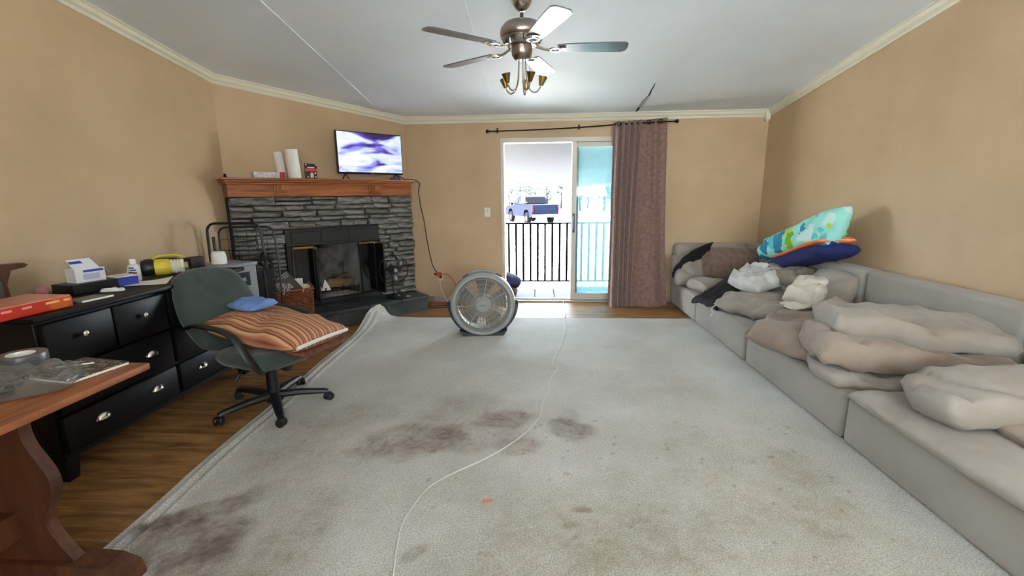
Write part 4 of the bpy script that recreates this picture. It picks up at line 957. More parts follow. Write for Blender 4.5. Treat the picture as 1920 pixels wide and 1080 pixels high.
pt = thing('black_trousers', 'black trousers with a white drawstring thrown over the sofa edge', 'clothing', (1.9, 4.6, .45))
o = strip([(2.34, 4.70, .545), (2.16, 4.68, .53), (2.0, 4.64, .49), (1.86, 4.58, .425), (1.74, 4.52, .36), (1.665, 4.47, .325), (1.645, 4.45, .29)], lambda u: .13+.05*u, .022, 4, BLK, None, 'fabric', (-.35, 1, 0))
o.parent = pt; o.matrix_parent_inverse = Matrix.Translation((-1.9, -4.6, -.45))
dsn = MB().tube(spline([(1.71, 4.30, .345), (1.672, 4.285, .325), (1.655, 4.30, .29), (1.668, 4.31, .25), (1.66, 4.325, .21)], 5), .004, 6).build('drawstring', CORDW, pt); dsn.matrix_parent_inverse = Matrix.Translation((-1.9, -4.6, -.45))
o = strip([(1.60, 5.36, .47), (1.68, 5.36, .56), (1.80, 5.38, .645), (1.92, 5.40, .70), (2.02, 5.42, .735)], lambda u: .085+.02*u, .02, 9, BLK, None, 'black_garment', (0, -.6, .8)); tag(o, 'black garment draped over the small pillow in the far corner', 'clothing')
cushion('white_shirt', 'crumpled white shirt heaped on the sofa', (2.16, 4.50, .525), (.48, .46, .20), (R(4), R(-14), R(20)), WCL, 21, 'clothing', None, wr=.02, crumple=.05, flat=True, freq=7, rnd=.3)
cushion('beige_sweater', 'greyish beige knitted sweater bunched behind the white shirt', (2.40, 4.42, .56), (.34, .62, .22), (0, R(-8), R(12)), BEI, 22, 'clothing', None, wr=.02, crumple=.04, flat=True, freq=6, rnd=.25)
cushion('cream_cloth', 'folded cream cloth lying on the knitted sweater', (2.31, 3.92, .53), (.36, .30, .17), (R(6), R(-24), R(40)), CREAM, 23, 'clothing', None, wr=.016, crumple=.03, flat=True, freq=6, rnd=.1)
cushion('cream_lining', 'flat piece of cream lining on the grey cushion below the cloth', (2.26, 3.86, Zs+.165), (.40, .22, .045), (R(4), R(-6), R(12)), CREAM, 24, 'clothing', None, wr=.012, crumple=.015, flat=True, freq=7, rnd=.2)
# folded navy and orange blanket, with the patterned bundle on it
nb = thing('navy_blanket', 'folded navy blue blanket with orange stripes on top of the backrest', 'blanket', (2.50, 4.33, .79), 0, None, (R(-17), R(0), R(-2)))
NAVY = M('navy_fleece', (26, 40, 104), .9, rgb2=(20, 30, 84), scale=6); ORG = M('orange_fleece', (226, 116, 62), .9); PCH = M('peach_fleece', (238, 190, 160), .9)
cush(.36, .98, .13, 31, .010, 22, 34, e=.3, rnd=.08).build('folded_fleece', NAVY, nb, (0, 0, -.02))
for k, (mt_, dz) in enumerate(((ORG, .052), (PCH, .064), (ORG, .076))):
    cush(.35-.03*k, .86, .035, 32+k, .008, 18, 26, e=.3, rnd=.1).build('stripe', mt_, nb, (-.004+.012*k, -.03, dz))
def dino_mat():
    m, N, L, P = new_mat('aqua_cartoon_print'); P.inputs['Roughness'].default_value = .85
    tc = N.new('ShaderNodeTexCoord'); nz_ = N.new('ShaderNodeTexNoise'); nz_.inputs['Scale'].default_value = 9; L.new(tc.outputs['Object'], nz_.inputs['Vector'])
    ad = N.new('ShaderNodeMix'); ad.data_type = 'RGBA'; ad.inputs[0].default_value = .12; L.new(tc.outputs['Object'], ad.inputs[6]); L.new(nz_.outputs['Color'], ad.inputs[7])
    vo = N.new('ShaderNodeTexVoronoi'); vo.inputs['Scale'].default_value = 7.5; L.new(ad.outputs[2], vo.inputs['Vector'])
    cr = N.new('ShaderNodeValToRGB'); cr.color_ramp.interpolation = 'CONSTANT'; e = cr.color_ramp.elements
    e[0].color = lin((38, 130, 168))+(1,); e[0].position = 0; e[1].position = .2; e[1].color = lin((112, 170, 48))+(1,)
    for p_, c_ in ((.34, (44, 66, 140)), (.46, (40, 120, 150)), (.58, (186, 208, 70)), (.68, (196, 226, 222)), (.8, (92, 190, 200)), (.92, (150, 128, 150))):
        x = e.new(p_); x.color = lin(c_)+(1,)
    sp = N.new('ShaderNodeSeparateColor'); L.new(vo.outputs['Color'], sp.inputs[0]); L.new(sp.outputs[0], cr.inputs[0])
    th = N.new('ShaderNodeMath'); th.operation = 'LESS_THAN'; th.inputs[1].default_value = .52; L.new(vo.outputs['Distance'], th.inputs[0])
    mx = N.new('ShaderNodeMix'); mx.data_type = 'RGBA'; mx.inputs[6].default_value = lin((150, 220, 208))+(1,); L.new(th.outputs[0], mx.inputs[0]); L.new(cr.outputs[0], mx.inputs[7])
    L.new(mx.outputs[2], P.inputs['Base Color']); return m
dn = cushion('patterned_pillow', 'aqua pillow printed with blue and green shapes leaning on the wall above the sofa', (2.45, 4.42, .93), (.40, 1.04, .24), (0, R(-66), R(-3)), dino_mat(), 41, 'pillow', None, wr=.02, crumple=.02, rnd=.1, p=4, e=.45, nx=26, ny=44, fn=lambda x, y, z: (x*(1-.5*(y+.53)/1.06)-y*.36, y, z))
# ================================================================ black dresser along the left wall
DB = M('black_lacquer', (8, 7, 9), .45, coat=0, rgb2=(11, 10, 12), scale=5, spec=.3)
DF = -2.30; DY0, DY1, DTOP, DDEP = 1.87, 3.37, .85, .56
dr = thing('dresser', 'black lacquered dresser with nickel cup pulls along the left wall', 'dresser', (DF-DDEP/2, (DY0+DY1)/2, 0), R(90))
# local: x along +Y world, front is -y (towards +X world)
hl = (DY1-DY0)/2; fy = -DDEP/2
bd_ = MB(); bd_.rng(-hl+.02, hl-.02, fy+.022, DDEP/2, .125, DTOP-.03, .004); bd_.build('body', DB, dr)
MB().box((0, -.008, DTOP-.0125), (2*hl+.02, DDEP+.03, .025), .006, seg=2).build('top', DB, dr)
MB().rng(-hl+.02, hl-.02, fy+.006, fy+.03, .115, .145, .003).build('apron', DB, dr)
for sx in (-1, 1):
    for y_ in (fy+.05, DDEP/2-.05):
        l_ = MB(); a = .042; b = .026
        x_ = sx*(hl-.055)
        l_.add([(x_-a, y_-a, .15), (x_+a, y_-a, .15), (x_+a, y_+a, .15), (x_-a, y_+a, .15), (x_-b, y_-b, .0), (x_+b, y_-b, .0), (x_+b, y_+b, .0), (x_-b, y_+b, .0)], [(0, 1, 2, 3), (7, 6, 5, 4), (0, 4, 5, 1), (1, 5, 6, 2), (2, 6, 7, 3), (3, 7, 4, 0)])
        l_.build('leg', DB, dr)
def cup_pull(par, x, z):
    m = MB(); n_ = 12
    prof = []
    for i in range(7):
        t = i/6*math.pi/2; prof.append((.034*math.cos(t), .022*math.sin(t)))
    vs = []; fs = []
    for i, (r_, h_) in enumerate(prof):
        for j in range(n_+1):
            a = math.pi*j/n_; vs.append((x+1.15*r_*math.cos(a), fy-.014-h_, z-.006+.95*r_*math.sin(a)))
    for i in range(6):
        for j in range(n_): fs.append((i*(n_+1)+j, i*(n_+1)+j+1, (i+1)*(n_+1)+j+1, (i+1)*(n_+1)+j))
    m.add(vs, fs, True); m.box((x, fy-.0155, z-.004), (.084, .003, .012), .001)
    return m.build('cup_pull', CHROME, par)
rows = [(.585, .81, 'k'), (.35, .575, 'c'), (.15, .34, 'c')]
cols = [(-hl+.03, -.012), (.012, hl-.03)]
for (z0, z1, kd) in rows:
    for (a, b) in cols:
        n_ = 2
        if kd == 'k':
            mid = (a+b)/2; parts_ = [(a, mid-.003), (mid+.003, b)]
        else: parts_ = [(a, b)]
        for (p0, p1) in parts_:
            d_ = MB().box(((p0+p1)/2, fy+.006, (z0+z1)/2), (p1-p0-.006, .034, z1-z0-.006), .005, seg=2).build('drawer', DB, dr)
            if kd == 'k':
                MB().lathe([(.006, fy-.011), (.006, fy-.022), (.014, fy-.027), (.016, fy-.034), (.010, fy-.040), (0, fy-.041)], ((p0+p1)/2, 0, (z0+z1)/2+.02), 'y', 14).build('knob', CHROME, d_)
            else:
                for q_ in (.27, .77): cup_pull(d_, p0+(p1-p0)*q_, (z0+z1)/2+.01)
ZT = DTOP
# ---------------------------------------------------------------- things on the dresser
def onbox(name, lab, cat, x, y, size, rz, mat, z=ZT, bev=.003):
    t = thing(name, lab, cat, (x, y, z+.0005), rz); MB().box((0, 0, size[2]/2), size, bev).build('carton', mat, t); return t
REDB = M('glossy_red_carton', (186, 44, 22), .25, coat=.5, rgb2=(206, 92, 34), scale=5, lo=.55, hi=.62)
rb = thing('red_game_box', 'glossy red and orange flat box lying at the near end of the dresser', 'box', (-2.47, 2.01, ZT+.0005), R(88))
MB().box((-.06, 0, .028), (.33, .25, .054), .004).build('box_base', REDB, rb); MB().box((-.06, .0, .058), (.322, .242, .007), .002).build('lid', M('pinkish_lid', (206, 130, 110), .3), rb)
for k, (a, b) in enumerate(((-.2, .04), (-.12, .04), (-.02, .06), (.06, .03))):
    MB().rng(a, a+b, -.1275, -.124, .036, .046).build('print_mark', M('print_gold', (232, 170, 96), .4) if k > 1 else M('print_pink', (226, 140, 120), .4), rb)
pkb = thing('pink_ball', 'small pink ball behind the red box', 'ball', (-2.72, 2.30, ZT)); MB().sphere((0, 0, .032), .032, 8, (1, 1, 1)).build('ball', M('dusty_pink', (176, 108, 118), .6), pkb)
onbox('black_case', 'low black case under the open medicine carton', 'case', -2.66, 2.49, (.24, .17, .055), R(80), BLACK)
WB = M('medicine_white', (216, 218, 222), .5)
mc = thing('medicine_carton', 'open white carton with blue print and its flap standing up', 'carton', (-2.66, 2.50, ZT+.056), R(74)); mc.scale = (.74, .74, .74)
cm_ = MB(); cm_.rng(-.10, .10, -.06, -.057, 0, .105); cm_.rng(-.10, .10, .057, .06, 0, .105); cm_.rng(-.10, -.097, -.057, .057, 0, .105); cm_.rng(.097, .10, -.057, .057, 0, .105); cm_.rng(-.097, .097, -.057, .057, 0, .003)
cm_.build('carton', WB, mc)
MB().add([(-.10, -.058, .105), (.07, -.058, .105), (.02, -.045, .185), (-.135, -.045, .185), (-.10, -.056, .105), (.07, -.056, .105), (.02, -.043, .185), (-.135, -.043, .185)], [(0, 1, 2, 3), (7, 6, 5, 4), (0, 4, 5, 1), (1, 5, 6, 2), (2, 6, 7, 3), (3, 7, 4, 0)]).build('lid_flap', WB, mc)
MB().add([(.10, -.055, .105), (.10, .055, .105), (.155, .055, .05), (.155, -.02, .05), (.102, -.055, .105), (.102, .055, .105), (.157, .055, .05), (.157, -.02, .05)], [(0, 1, 2, 3), (7, 6, 5, 4), (0, 4, 5, 1), (1, 5, 6, 2), (2, 6, 7, 3), (3, 7, 4, 0)]).build('side_flap', WB, mc)
MB().rng(-.045, .09, -.062, -.0595, .078, .096).build('blue_band', BLUEP, mc); MB().rng(-.05, .06, -.0612, -.0595, .02, .065).build('grey_panel', M('grey_print', (176, 178, 196), .5), mc)
MB().rng(.0995, .102, -.04, .035, .065, .098).build('blue_panel', BLUEP, mc); MB().rng(.0995, .1015, -.02, .025, .015, .035).build('barcode', M('grey_print2', (120, 120, 120), .5), mc)
MB().add([(-.115, -.053, .15), (-.03, -.053, .15), (-.045, -.049, .17), (-.125, -.049, .17), (-.115, -.051, .15), (-.03, -.051, .15), (-.045, -.047, .17), (-.125, -.047, .17)], [(0, 1, 2, 3), (7, 6, 5, 4), (0, 4, 5, 1), (1, 5, 6, 2), (2, 6, 7, 3), (3, 7, 4, 0)]).build('flap_print', BLUEP, mc)
bbx = onbox('blue_box', 'small blue box with a white lid beside the medicine carton', 'box', -2.60, 2.66, (.12, .13, .055), R(70), BLUEP)
MB().box((0, 0, .0585), (.12, .13, .006), .001).build('white_lid', WB, bbx)
st = thing('lip_balm', 'small red and white tube standing on the dresser', 'tube', (-2.56, 2.72, ZT)); MB().lathe([(0, .0005), (.010, .0005), (.010, .05), (0, .05)], n=12).build('tube', M('balm_pink', (226, 190, 190), .4), st); MB().lathe([(.0105, .05), (.0105, .072), (0, .072)], n=12).build('cap', M('balm_red', (176, 40, 44), .4), st)
cs = thing('cotton_swab', 'thin wooden stick leaning against the white bottle', 'stick', (-2.64, 2.745, ZT)); MB().tube([(0, -.02, .004), (-.012, .025, .085)], .003, 6).build('stick', M('pale_wood', (206, 182, 140), .6), cs)
bt = thing('lotion_bottle', 'white plastic bottle with blue lettering on the dresser', 'bottle', (-2.64, 2.80, ZT+.0005), R(30))
MB().lathe([(0, 0), (.031, 0), (.034, .006), (.034, .085), (.03, .102), (.016, .112), (.016, .116), (0, .116)], n=24).build('bottle', WB, bt); MB().lathe([(.0175, .114), (.0175, .142), (.015, .145), (0, .145)], n=20).build('cap', WHITE, bt)
lb = MB()
for k, (z_, a0_, a1_) in enumerate(((.085, -2.1, -1.3), (.07, -1.9, -1.0), (.055, -2.2, -1.2), (.03, -2.0, -1.1), (.018, -1.7, -1.0))): lb.lathe([(.0342, z_), (.0352, z_), (.0352, z_+.009), (.0342, z_+.009)], n=8, a0=a0_, a1=a1_)
lb.build('label_print', M('navy_print', (52, 56, 112), .5), bt)
pl_ = thing('loose_paper', 'creased white sheet of paper at the dresser edge', 'paper', (-2.47, 2.72, ZT+.001), R(20))
sheet(8, 8, lambda u, v: (-.10+.22*u, -.09+.17*v*(1-.3*u), .004+.03*u*u*v), .001).build('sheet', PAPER, pl_)
pl2 = thing('note_pad', 'thin paper pad with a white edge beside the red box', 'pad', (-2.40, 2.25, ZT+.0005), R(84)); MB().box((0, 0, .006), (.16, .11, .011), .001).build('pages', M('pad_grey', (120, 116, 108), .7), pl2); MB().rng(-.08, .08, -.058, -.054, .003, .012).build('pad_binding', PAPER, pl2)
wr2 = thing('crumpled_wrapper', 'small crumpled white wrapper on the dresser top', 'wrapper', (-2.47, 2.46, ZT+.001), .3); cush(.12, .05, .022, 5, .004, 12, 8, flat=True, crumple=.012, freq=30).build('foil', PAPER, wr2, (0, 0, .004))
# yellow flashlight with clear ribbed lens lying down
yt = thing('yellow_lantern', 'yellow and black lantern with a ribbed clear lens lying on the dresser', 'lantern', (-2.60, 3.00, ZT+.062), R(36)); yt.scale = (1.25, 1.2, 1.2)
YEL = M('safety_yellow', (214, 196, 60), .4)
MB().lathe([(0, -.105), (.042, -.10), (.047, -.09), (.047, -.045), (.043, -.04)], axis='x', n=24).build('end_cap', BLACK, yt)
MB().lathe([(.043, -.045), (.048, -.035), (.046, .02), (.04, .03)], axis='x', n=24).build('body', YEL, yt)
MB().lathe([(.04, .03), (.043, .036), (.038, .042), (.043, .05), (.038, .056), (.043, .064), (.038, .07), (.043, .078), (.04, .09), (0, .095)], axis='x', n=24).build('lens', M('ribbed_clear_lens', (226, 222, 196), .15, spec=.8), yt)
MB().tube([(-.05, 0, .05), (-.02, 0, .066), (.06, 0, .066), (.09, 0, .05)], .009, 8, flat=.7).build('grip', YEL, yt)
# dark tool (cordless drill shape) lying behind
dt = thing('power_tool', 'dark brown cordless tool lying at the far end of the dresser', 'tool', (-2.72, 3.20, ZT+.04), R(62))
TOOL = M('dark_brown_tool', (46, 34, 28), .5)
MB().box((-.09, 0, .03), (.16, .06, .07), .02, seg=3).build('motor_body', TOOL, dt); MB().lathe([(.03, -.01), (.024, .04), (.016, .06), (.016, .12), (0, .12)], (0, 0, .032), 'x', 16).build('neck', TOOL, dt); MB().box((.17, 0, .005), (.10, .065, .088), .012, seg=2).build('battery', TOOL, dt)
MB().box((-.02, -.02, -.02), (.06, .08, .035), .01).build('guard', M('dark_green_tool', (34, 44, 38), .5), dt)
# carved brown stand at the far left
bs = thing('carved_wood_stand', 'dark carved wooden stand holding small things at the near end of the dresser', 'stand', (-2.78, 2.12, ZT+.0005), R(70))
DW = wood_mat('dark_walnut', (44, 22, 14), (62, 32, 20), (78, 42, 26), (6, 6, 1), 3)
MB().prism([(-.06, 0), (.055, 0), (.05, .10), (.075, .17), (.13, .18), (.145, .192), (.13, .203), (-.06, .205)], -.03, .03, 'y').build('bracket_panel', DW, bs)
MB().box((.0, -.04, .006), (.22, .11, .012), .003).build('foot_board', DW, bs)
MB().rng(-.05, .03, -.036, -.031, .03, .12).build('inset_plate', M('inset_grey', (96, 92, 84), .3, .4), bs)
sb = thing('pill_bottle', 'tiny dark bottle with a white cap behind the red box', 'bottle', (-2.66, 2.23, ZT+.013), R(30)); MB().lathe([(0, -.03), (.012, -.03), (.012, .018), (0, .018)], axis='x', n=12).build('bottle', M('amber_dark', (60, 30, 26), .3), sb); MB().lathe([(.013, .018), (.013, .036), (0, .036)], axis='x', n=12).build('cap', WHITE, sb)
# grey cabinet past the dresser with the white speaker on it
gc = thing('grey_cabinet', 'grey metal cabinet with a dark slot standing past the far end of the dresser', 'cabinet', (-2.60, 3.60, 0), R(70))
GCM = M('grey_metal_panel', (146, 150, 154), .4, .2)
MB().rng(-.16, .16, -.17, .17, .0, .835, .006).build('body', GCM, gc); MB().rng(-.17, .17, -.18, .18, .825, .85, .004).build('top', GCM, gc)
MB().rng(-.09, .09, -.178, -.168, .66, .775, .002).build('slot_panel', BLACK, gc); MB().rng(-.05, .05, -.182, -.176, .70, .73, .002).build('slot', GCM, gc)
sp_ = thing('white_speaker', 'white rounded cup shaped speaker on top of the grey cabinet', 'speaker', (-2.585, 3.53, .8505))
MB().lathe([(0, 0), (.05, 0), (.056, .006), (.056, .024), (.0545, .026), (.0545, .028), (.056, .03), (.053, .075), (.047, .098), (.04, .104), (0, .106)], n=32).build('shell', WHITE, sp_)
# wire rack
wk = thing('wire_rack', 'black wire rack of hooks standing between cabinet and folding cart', 'rack', (-2.50, 3.87, 0), R(50))
rk = MB()
for x_ in (-.12, -.04, .04, .12): rk.tube([(x_, -.06, 0), (x_, -.06, .78), (x_, .06, .84)], .006, 6)
for z_ in (.02, .4, .76): rk.tube([(-.13, -.06, z_), (.13, -.06, z_)], .006, 6)
rk.build('frame', IRON, wk)
for x_ in (-.12, .06): MB().tube(spline([(x_, -.05, .78), (x_, -.07, .86), (x_, -.02, .90), (x_, .03, .86), (x_, .05, .83)], 4), .007, 6).build('hook', IRON, wk)
MB().box((0, -.02, .845), (.26, .16, .012), .003).build('shelf', IRON, wk)
for x_ in (-.08, .0, .08): MB().rng(x_-.03, x_+.03, -.05, -.035, .05, .74).build('slat', IRON, wk)
# folding cart
fc = thing('folding_cart', 'black tubular folding cart with a wire grid back beside the fireplace', 'cart', (-2.73, 4.05, 0), R(4))
def loop(x0_, x1_, y_, zt, rr, r_): 
    pts = [(x0_, y_, .12)]+[(x0_+.02*(k/4), y_, .12+(zt-rr-.12)*k/4) for k in range(1, 5)]
    pts += [(x0_+.02+rr-rr*math.cos(R(a)), y_, zt-rr+rr*math.sin(R(a))) for a in (22, 45, 67, 90)]
    pts += [(x1_-.02-rr+rr*math.sin(R(a)), y_, zt-rr+rr*math.cos(R(a))) for a in (0, 22, 45, 67, 90)]
    pts += [(x1_-.02*(k/4), y_, zt-rr-(zt-rr-.12)*k/4+0) for k in range(1, 4)]+[(x1_-.03, y_, .12)]
    return MB().tube(pts, r_, 8)
loop(-.285, .235, -.05, 1.155, .075, .012).build('handle_loop', BLACK, fc)
loop(-.235, .315, .03, 1.115, .07, .009).build('back_loop', BLACK, fc)
MB().tube([(-.252, .0, .75), (-.248, 0, 1.03)], .013, 8).build('grip', BLACK, fc)
for k in range(9): MB().tube([(-.21, .03, .20+.10*k), (.27, .03, .20+.10*k)], .0022, 5).build('grid_wire', IRON, fc)
for k in range(5): MB().tube([(-.14+.09*k, .034, .15), (-.14+.09*k, .034, 1.10)], .0022, 5).build('grid_wire', IRON, fc)
MB().tube(spline([(-.12, .0, .76), (.0, -.02, .78), (.14, -.02, .78), (.20, -.02, .72), (.205, -.02, .5), (.2, -.02, .2)], 5), .010, 8).build('inner_bar', IRON, fc)
for sx in (-.25, .22): 
    MB().lathe([(.02, -.014), (.065, -.014), (.07, 0), (.065, .014), (.02, .014)], (sx, .0, .071), 'x', 18).build('wheel', BLACK, fc)
MB().tube([(-.26, 0, .071), (.23, 0, .071)], .006, 6).build('axle', IRON, fc); MB().rng(-.22, .2, -.14, -.04, .105, .115).build('toe_plate', IRON, fc)
MB().tube([(-.25, -.05, .125), (-.25, -.0, .10), (-.25, 0, .075)], .008, 6).tube([(.2, -.05, .125), (.215, 0, .10), (.22, 0, .075)], .008, 6).build('wheel_strut', IRON, fc)
# wicker basket with magazines
wb_ = fp_empty('wicker_basket', 'brown wicker basket of magazines standing on the hearth', 'basket', 1.63, .415, .197)
WK = M('brown_wicker', (142, 78, 44), .6, rgb2=(104, 52, 28), scale=18)
bw, bdp, bh = .18, .11, .27
MB().rng(-bw+.012, bw-.012, -bdp+.012, bdp-.012, .0, .012).build('basket_floor', WK, wb_)
wv = MB()
for k in range(15):
    z_ = .014+k*.0165; g_ = 1+.06*k/15
    pts = []
    for side in range(4):
        for s in range(10):
            t = s/10*2-1; off = .006*(1 if (s+k) % 2 else -1)
            if side == 0: p = (t*bw, -bdp-off)
            elif side == 1: p = (bw+off, t*bdp)
            elif side == 2: p = (-t*bw, bdp+off)
            else: p = (-bw-off, -t*bdp)
            pts.append((p[0]*g_, p[1]*g_, z_+.003*math.sin(s*2+k)))
    wv.tube(pts, .0075, 5, closed=True)
wv.build('weave', WK, wb_)
sk_ = MB()
for s in range(9):
    t = (s+.5)/9*2-1
    for sy in (-1, 1): sk_.tube([(t*bw, sy*bdp, 0), (t*bw*1.06, sy*bdp*1.06, bh-.01)], .004, 5)
for s in range(5):
    t = (s+.5)/5*2-1
    for sx in (-1, 1): sk_.tube([(sx*bw, t*bdp, 0), (sx*bw*1.06, t*bdp*1.06, bh-.01)], .004, 5)
sk_.build('stakes', WK, wb_)
rp = [(-bw*1.08, -bdp*1.1), (bw*1.08, -bdp*1.1), (bw*1.08, bdp*1.1), (-bw*1.08, bdp*1.1)]
rim = []
for i in range(4):
    a = rp[i]; b = rp[(i+1) % 4]
    for s in range(8): t = s/8; rim.append((a[0]+(b[0]-a[0])*t, a[1]+(b[1]-a[1])*t, bh+.002*math.sin(s*3)+(.035*math.sin(math.pi*t) if i in (1, 3) else 0)))
MB().tube(rim, .012, 8, closed=True).build('rim', WK, wb_)
for x_ in (-.09, .09): MB().tube([(x_-.004, -bdp*1.1-.014, bh-.02), (x_+.004, -bdp*1.1-.012, bh+.004)], .006, 6).build('lacing', M('pale_cane', (206, 158, 126), .6), wb_)
def mag(name, lab, dx, dy, size, roll, mat, cat='magazine', z=.035):
    t = fp_empty(name, lab, cat, 1.63-dx, .415-dy, .197+z); t.rotation_euler = (R(-8), R(roll), R(45))
    MB().box((0, 0, size[2]/2), (size[0], size[1], size[2])).build('cover', mat, t); return t
bk_ = mag('black_book', 'black book with white lettering tilted in the wicker basket', .06, -.05, (.245, .022, .325), -33, M('book_black', (20, 20, 24), .4), 'book', .13)
text('title_lettering', 'The\nOLD\nBLACK\nWHITE', .040, PAPER, bk_, (-.06, -.0115, .215), (R(90), 0, 0), .0004, 'LEFT', .82)
MB().rng(.02, .11, -.0122, -.0108, .285, .292).rng(.05, .11, -.0122, -.0108, .268, .274).rng(.0, .11, -.0122, -.0108, .305, .313).build('subtitle_print', M('grey_print3', (150, 150, 152), .5), bk_)
mag('white_magazine', 'white magazine standing at the back of the wicker basket', .02, .035, (.23, .012, .33), 4, M('mag_white', (214, 214, 220), .4, rgb2=(170, 176, 190), scale=14, lo=.5, hi=.7))
mag('pale_magazine', 'pale magazine standing at the left edge of the wicker basket', -.075, .01, (.16, .010, .30), -3, M('mag_pale', (206, 200, 190), .4, rgb2=(150, 146, 140), scale=16))
mag('comic_magazine', 'blue and yellow magazine leaning right in the wicker basket', .095, -.01, (.13, .012, .275), 12, M('mag_comic', (140, 176, 200), .4, rgb2=(214, 206, 120), scale=12, lo=.45, hi=.55))
# small black fan on the hearth
hf = fp_empty('desk_fan', 'small black wire cage desk fan standing on the hearth', 'fan', .475, .40, .197, R(-8))
MB().lathe([(0, 0), (.085, 0), (.09, .008), (.075, .022), (.03, .034), (.018, .05), (0, .05)], n=28).build('base', BLACK, hf)
MB().tube([(0, .01, .03), (0, .012, .28)], .012, 8).build('stem', BLACK, hf)
MB().lathe([(0, -.03), (.04, -.025), (.05, .02), (.04, .08), (0, .09)], (0, .03, .335), 'y', 18).build('motor', BLACK, hf)
cg = MB(); cr_ = .175
for s in (-1, 1):
    for i in range(28):
        a = 2*math.pi*i/28; cg.tube([(.03*math.cos(a), -.03+s*.055, .335+.03*math.sin(a)), (.12*math.cos(a), -.03+s*.045, .335+.12*math.sin(a)), (cr_*math.cos(a), -.03, .335+cr_*math.sin(a))], .0012, 4, cap=False)
cg.lathe([(cr_-.004, -.036), (cr_+.004, -.036), (cr_+.004, -.024), (cr_-.004, -.024), (cr_-.004, -.036)], (0, 0, .335), 'y', 36)
cg.build('cage', IRON, hf)
for i in range(3):
    a = 2*math.pi*i/3+.5; c_ = Vector((.085*math.cos(a), -.03, .335+.085*math.sin(a)))
    MB().lathe([(0, -.004), (.05, -.004), (.056, 0), (.05, .004), (0, .004)], axis='y', n=16).build('blade', M('dark_blade', (24, 25, 27), .4), hf, c_, (R(18)*math.sin(a), 0, R(20)))
MB().lathe([(0, -.098), (.022, -.096), (.026, -.085), (.026, -.03)], (0, 0, .335), 'y', 16).build('hub', CHROME, hf)
MB().box((.035, -.05, .028), (.03, .012, .012), .003).build('switch', CHROME, hf)
tag(MB().box((0, 0, .004), (.05, .025, .006), .002, rot=(0, .1, .5)).build('paper_scrap', PAPER, None, (XL-.33*Q+.47*Q, D-.33*Q-.47*Q, .196)), 'scrap of white paper on the hearth beside the small fan', 'paper')
# ================================================================ office chair
GREEN = M('dark_green_upholstery', (54, 66, 60), .85, rgb2=(46, 56, 52), scale=7, bump=.25, bscale=240, sheen=.25)
oc_ = thing('office_chair', 'dark green swivel office chair with black arms and casters', 'office chair', (-1.75, 2.73, .0), R(72))
# base: five legs, casters (world angles 18+72k -> local minus rz)
MB().lathe([(0, .055), (.05, .055), (.055, .07), (.05, .10), (.034, .125), (0, .125)], n=24).build('base_hub', BLACK, oc_)
for k in range(5):
    a = R(18+72*k-72); ca, sa = math.cos(a), math.sin(a)
    MB().tube([(.03*ca, .03*sa, .095), (.16*ca, .16*sa, .095), (.31*ca, .31*sa, .082), (.335*ca, .335*sa, .075)], [.034, .030, .024, .020], 8, flat=.75).build('base_leg', BLACK, oc_)
    ck_ = MB().box((.335*ca, .335*sa, .052), (.045, .028, .035), .01, rot=(0, 0, a+.6), seg=2).build('caster', BLACK, oc_)
    b_ = a+.9
    wh = MB()
    for s in (-1, 1):
        c_ = (.335*ca-math.sin(b_)*s*.016, .335*sa+math.cos(b_)*s*.016, 0)
        n0 = len(wh.v); wh.lathe([(0, -.009), (.024, -.009), (.028, -.004), (.028, .004), (.024, .009), (0, .009)], axis='y', n=16)
        for i in range(n0, len(wh.v)):
            x, y, z_ = wh.v[i]; wh.v[i] = (c_[0]+x*math.cos(b_)-y*math.sin(b_), c_[1]+x*math.sin(b_)+y*math.cos(b_), z_+.028+(RT if True else 0))
    wh.build('caster_wheel', BLACK, ck_)
MB().lathe([(.037, .10), (.037, .27), (.03, .275), (.03, .33)], n=20).build('gas_column', BLACK, oc_)
MB().box((0, .02, .335), (.17, .24, .04), .01, seg=2).build('seat_plate', BLACK, oc_)
MB().tube([(-.10, .02, .335), (-.17, .03, .325), (-.205, .035, .30)], .006, 6).tube([(-.20, .034, .305), (-.225, .04, .275)], [.011, .013], 8).build('tilt_lever', BLACK, oc_)
MB().lathe([(0, -.03), (.026, -.028), (.028, 0), (.026, .02), (0, .022)], (-.03, -.17, .322), 'y', 14).build('tension_knob', BLACK, oc_)
cush(.50, .50, .11, 3, .004, 26, 26, p=5, e=.32, rnd=.25, fn=lambda x, y, z: (x, y, z-.05*max(0, -y-.12)*2)).build('seat', GREEN, oc_, (0, -.01, .40))
cush(.54, .60, .10, 5, .003, 26, 30, p=4, e=.30, rnd=.34, fn=lambda x, y, z: (x*(1-.10*max(0, y)/.3), y, z+.32*x*x)).build('backrest', GREEN, oc_, (0, .42, .655), (R(90-28), 0, 0))
MB().tube(spline([(0, .10, .335), (0, .26, .335), (0, .315, .37), (0, .37, .47), (0, .42, .60)], 4), .022, 8, flat=.4, up=(1, 0, 0)).build('back_bracket', BLACK, oc_)
for s in (-1, 1):
    pth = spline([(s*.245, .37, .585), (s*.275, .27, .617), (s*.285, .14, .622), (s*.285, .02, .612), (s*.285, -.08, .575), (s*.28, -.14, .50), (s*.26, -.17, .42), (s*.21, -.17, .365), (s*.12, -.12, .345)], 5)
    MB().tube(pth, .026, 8, flat=.5).build('armrest', BLACK, oc_)
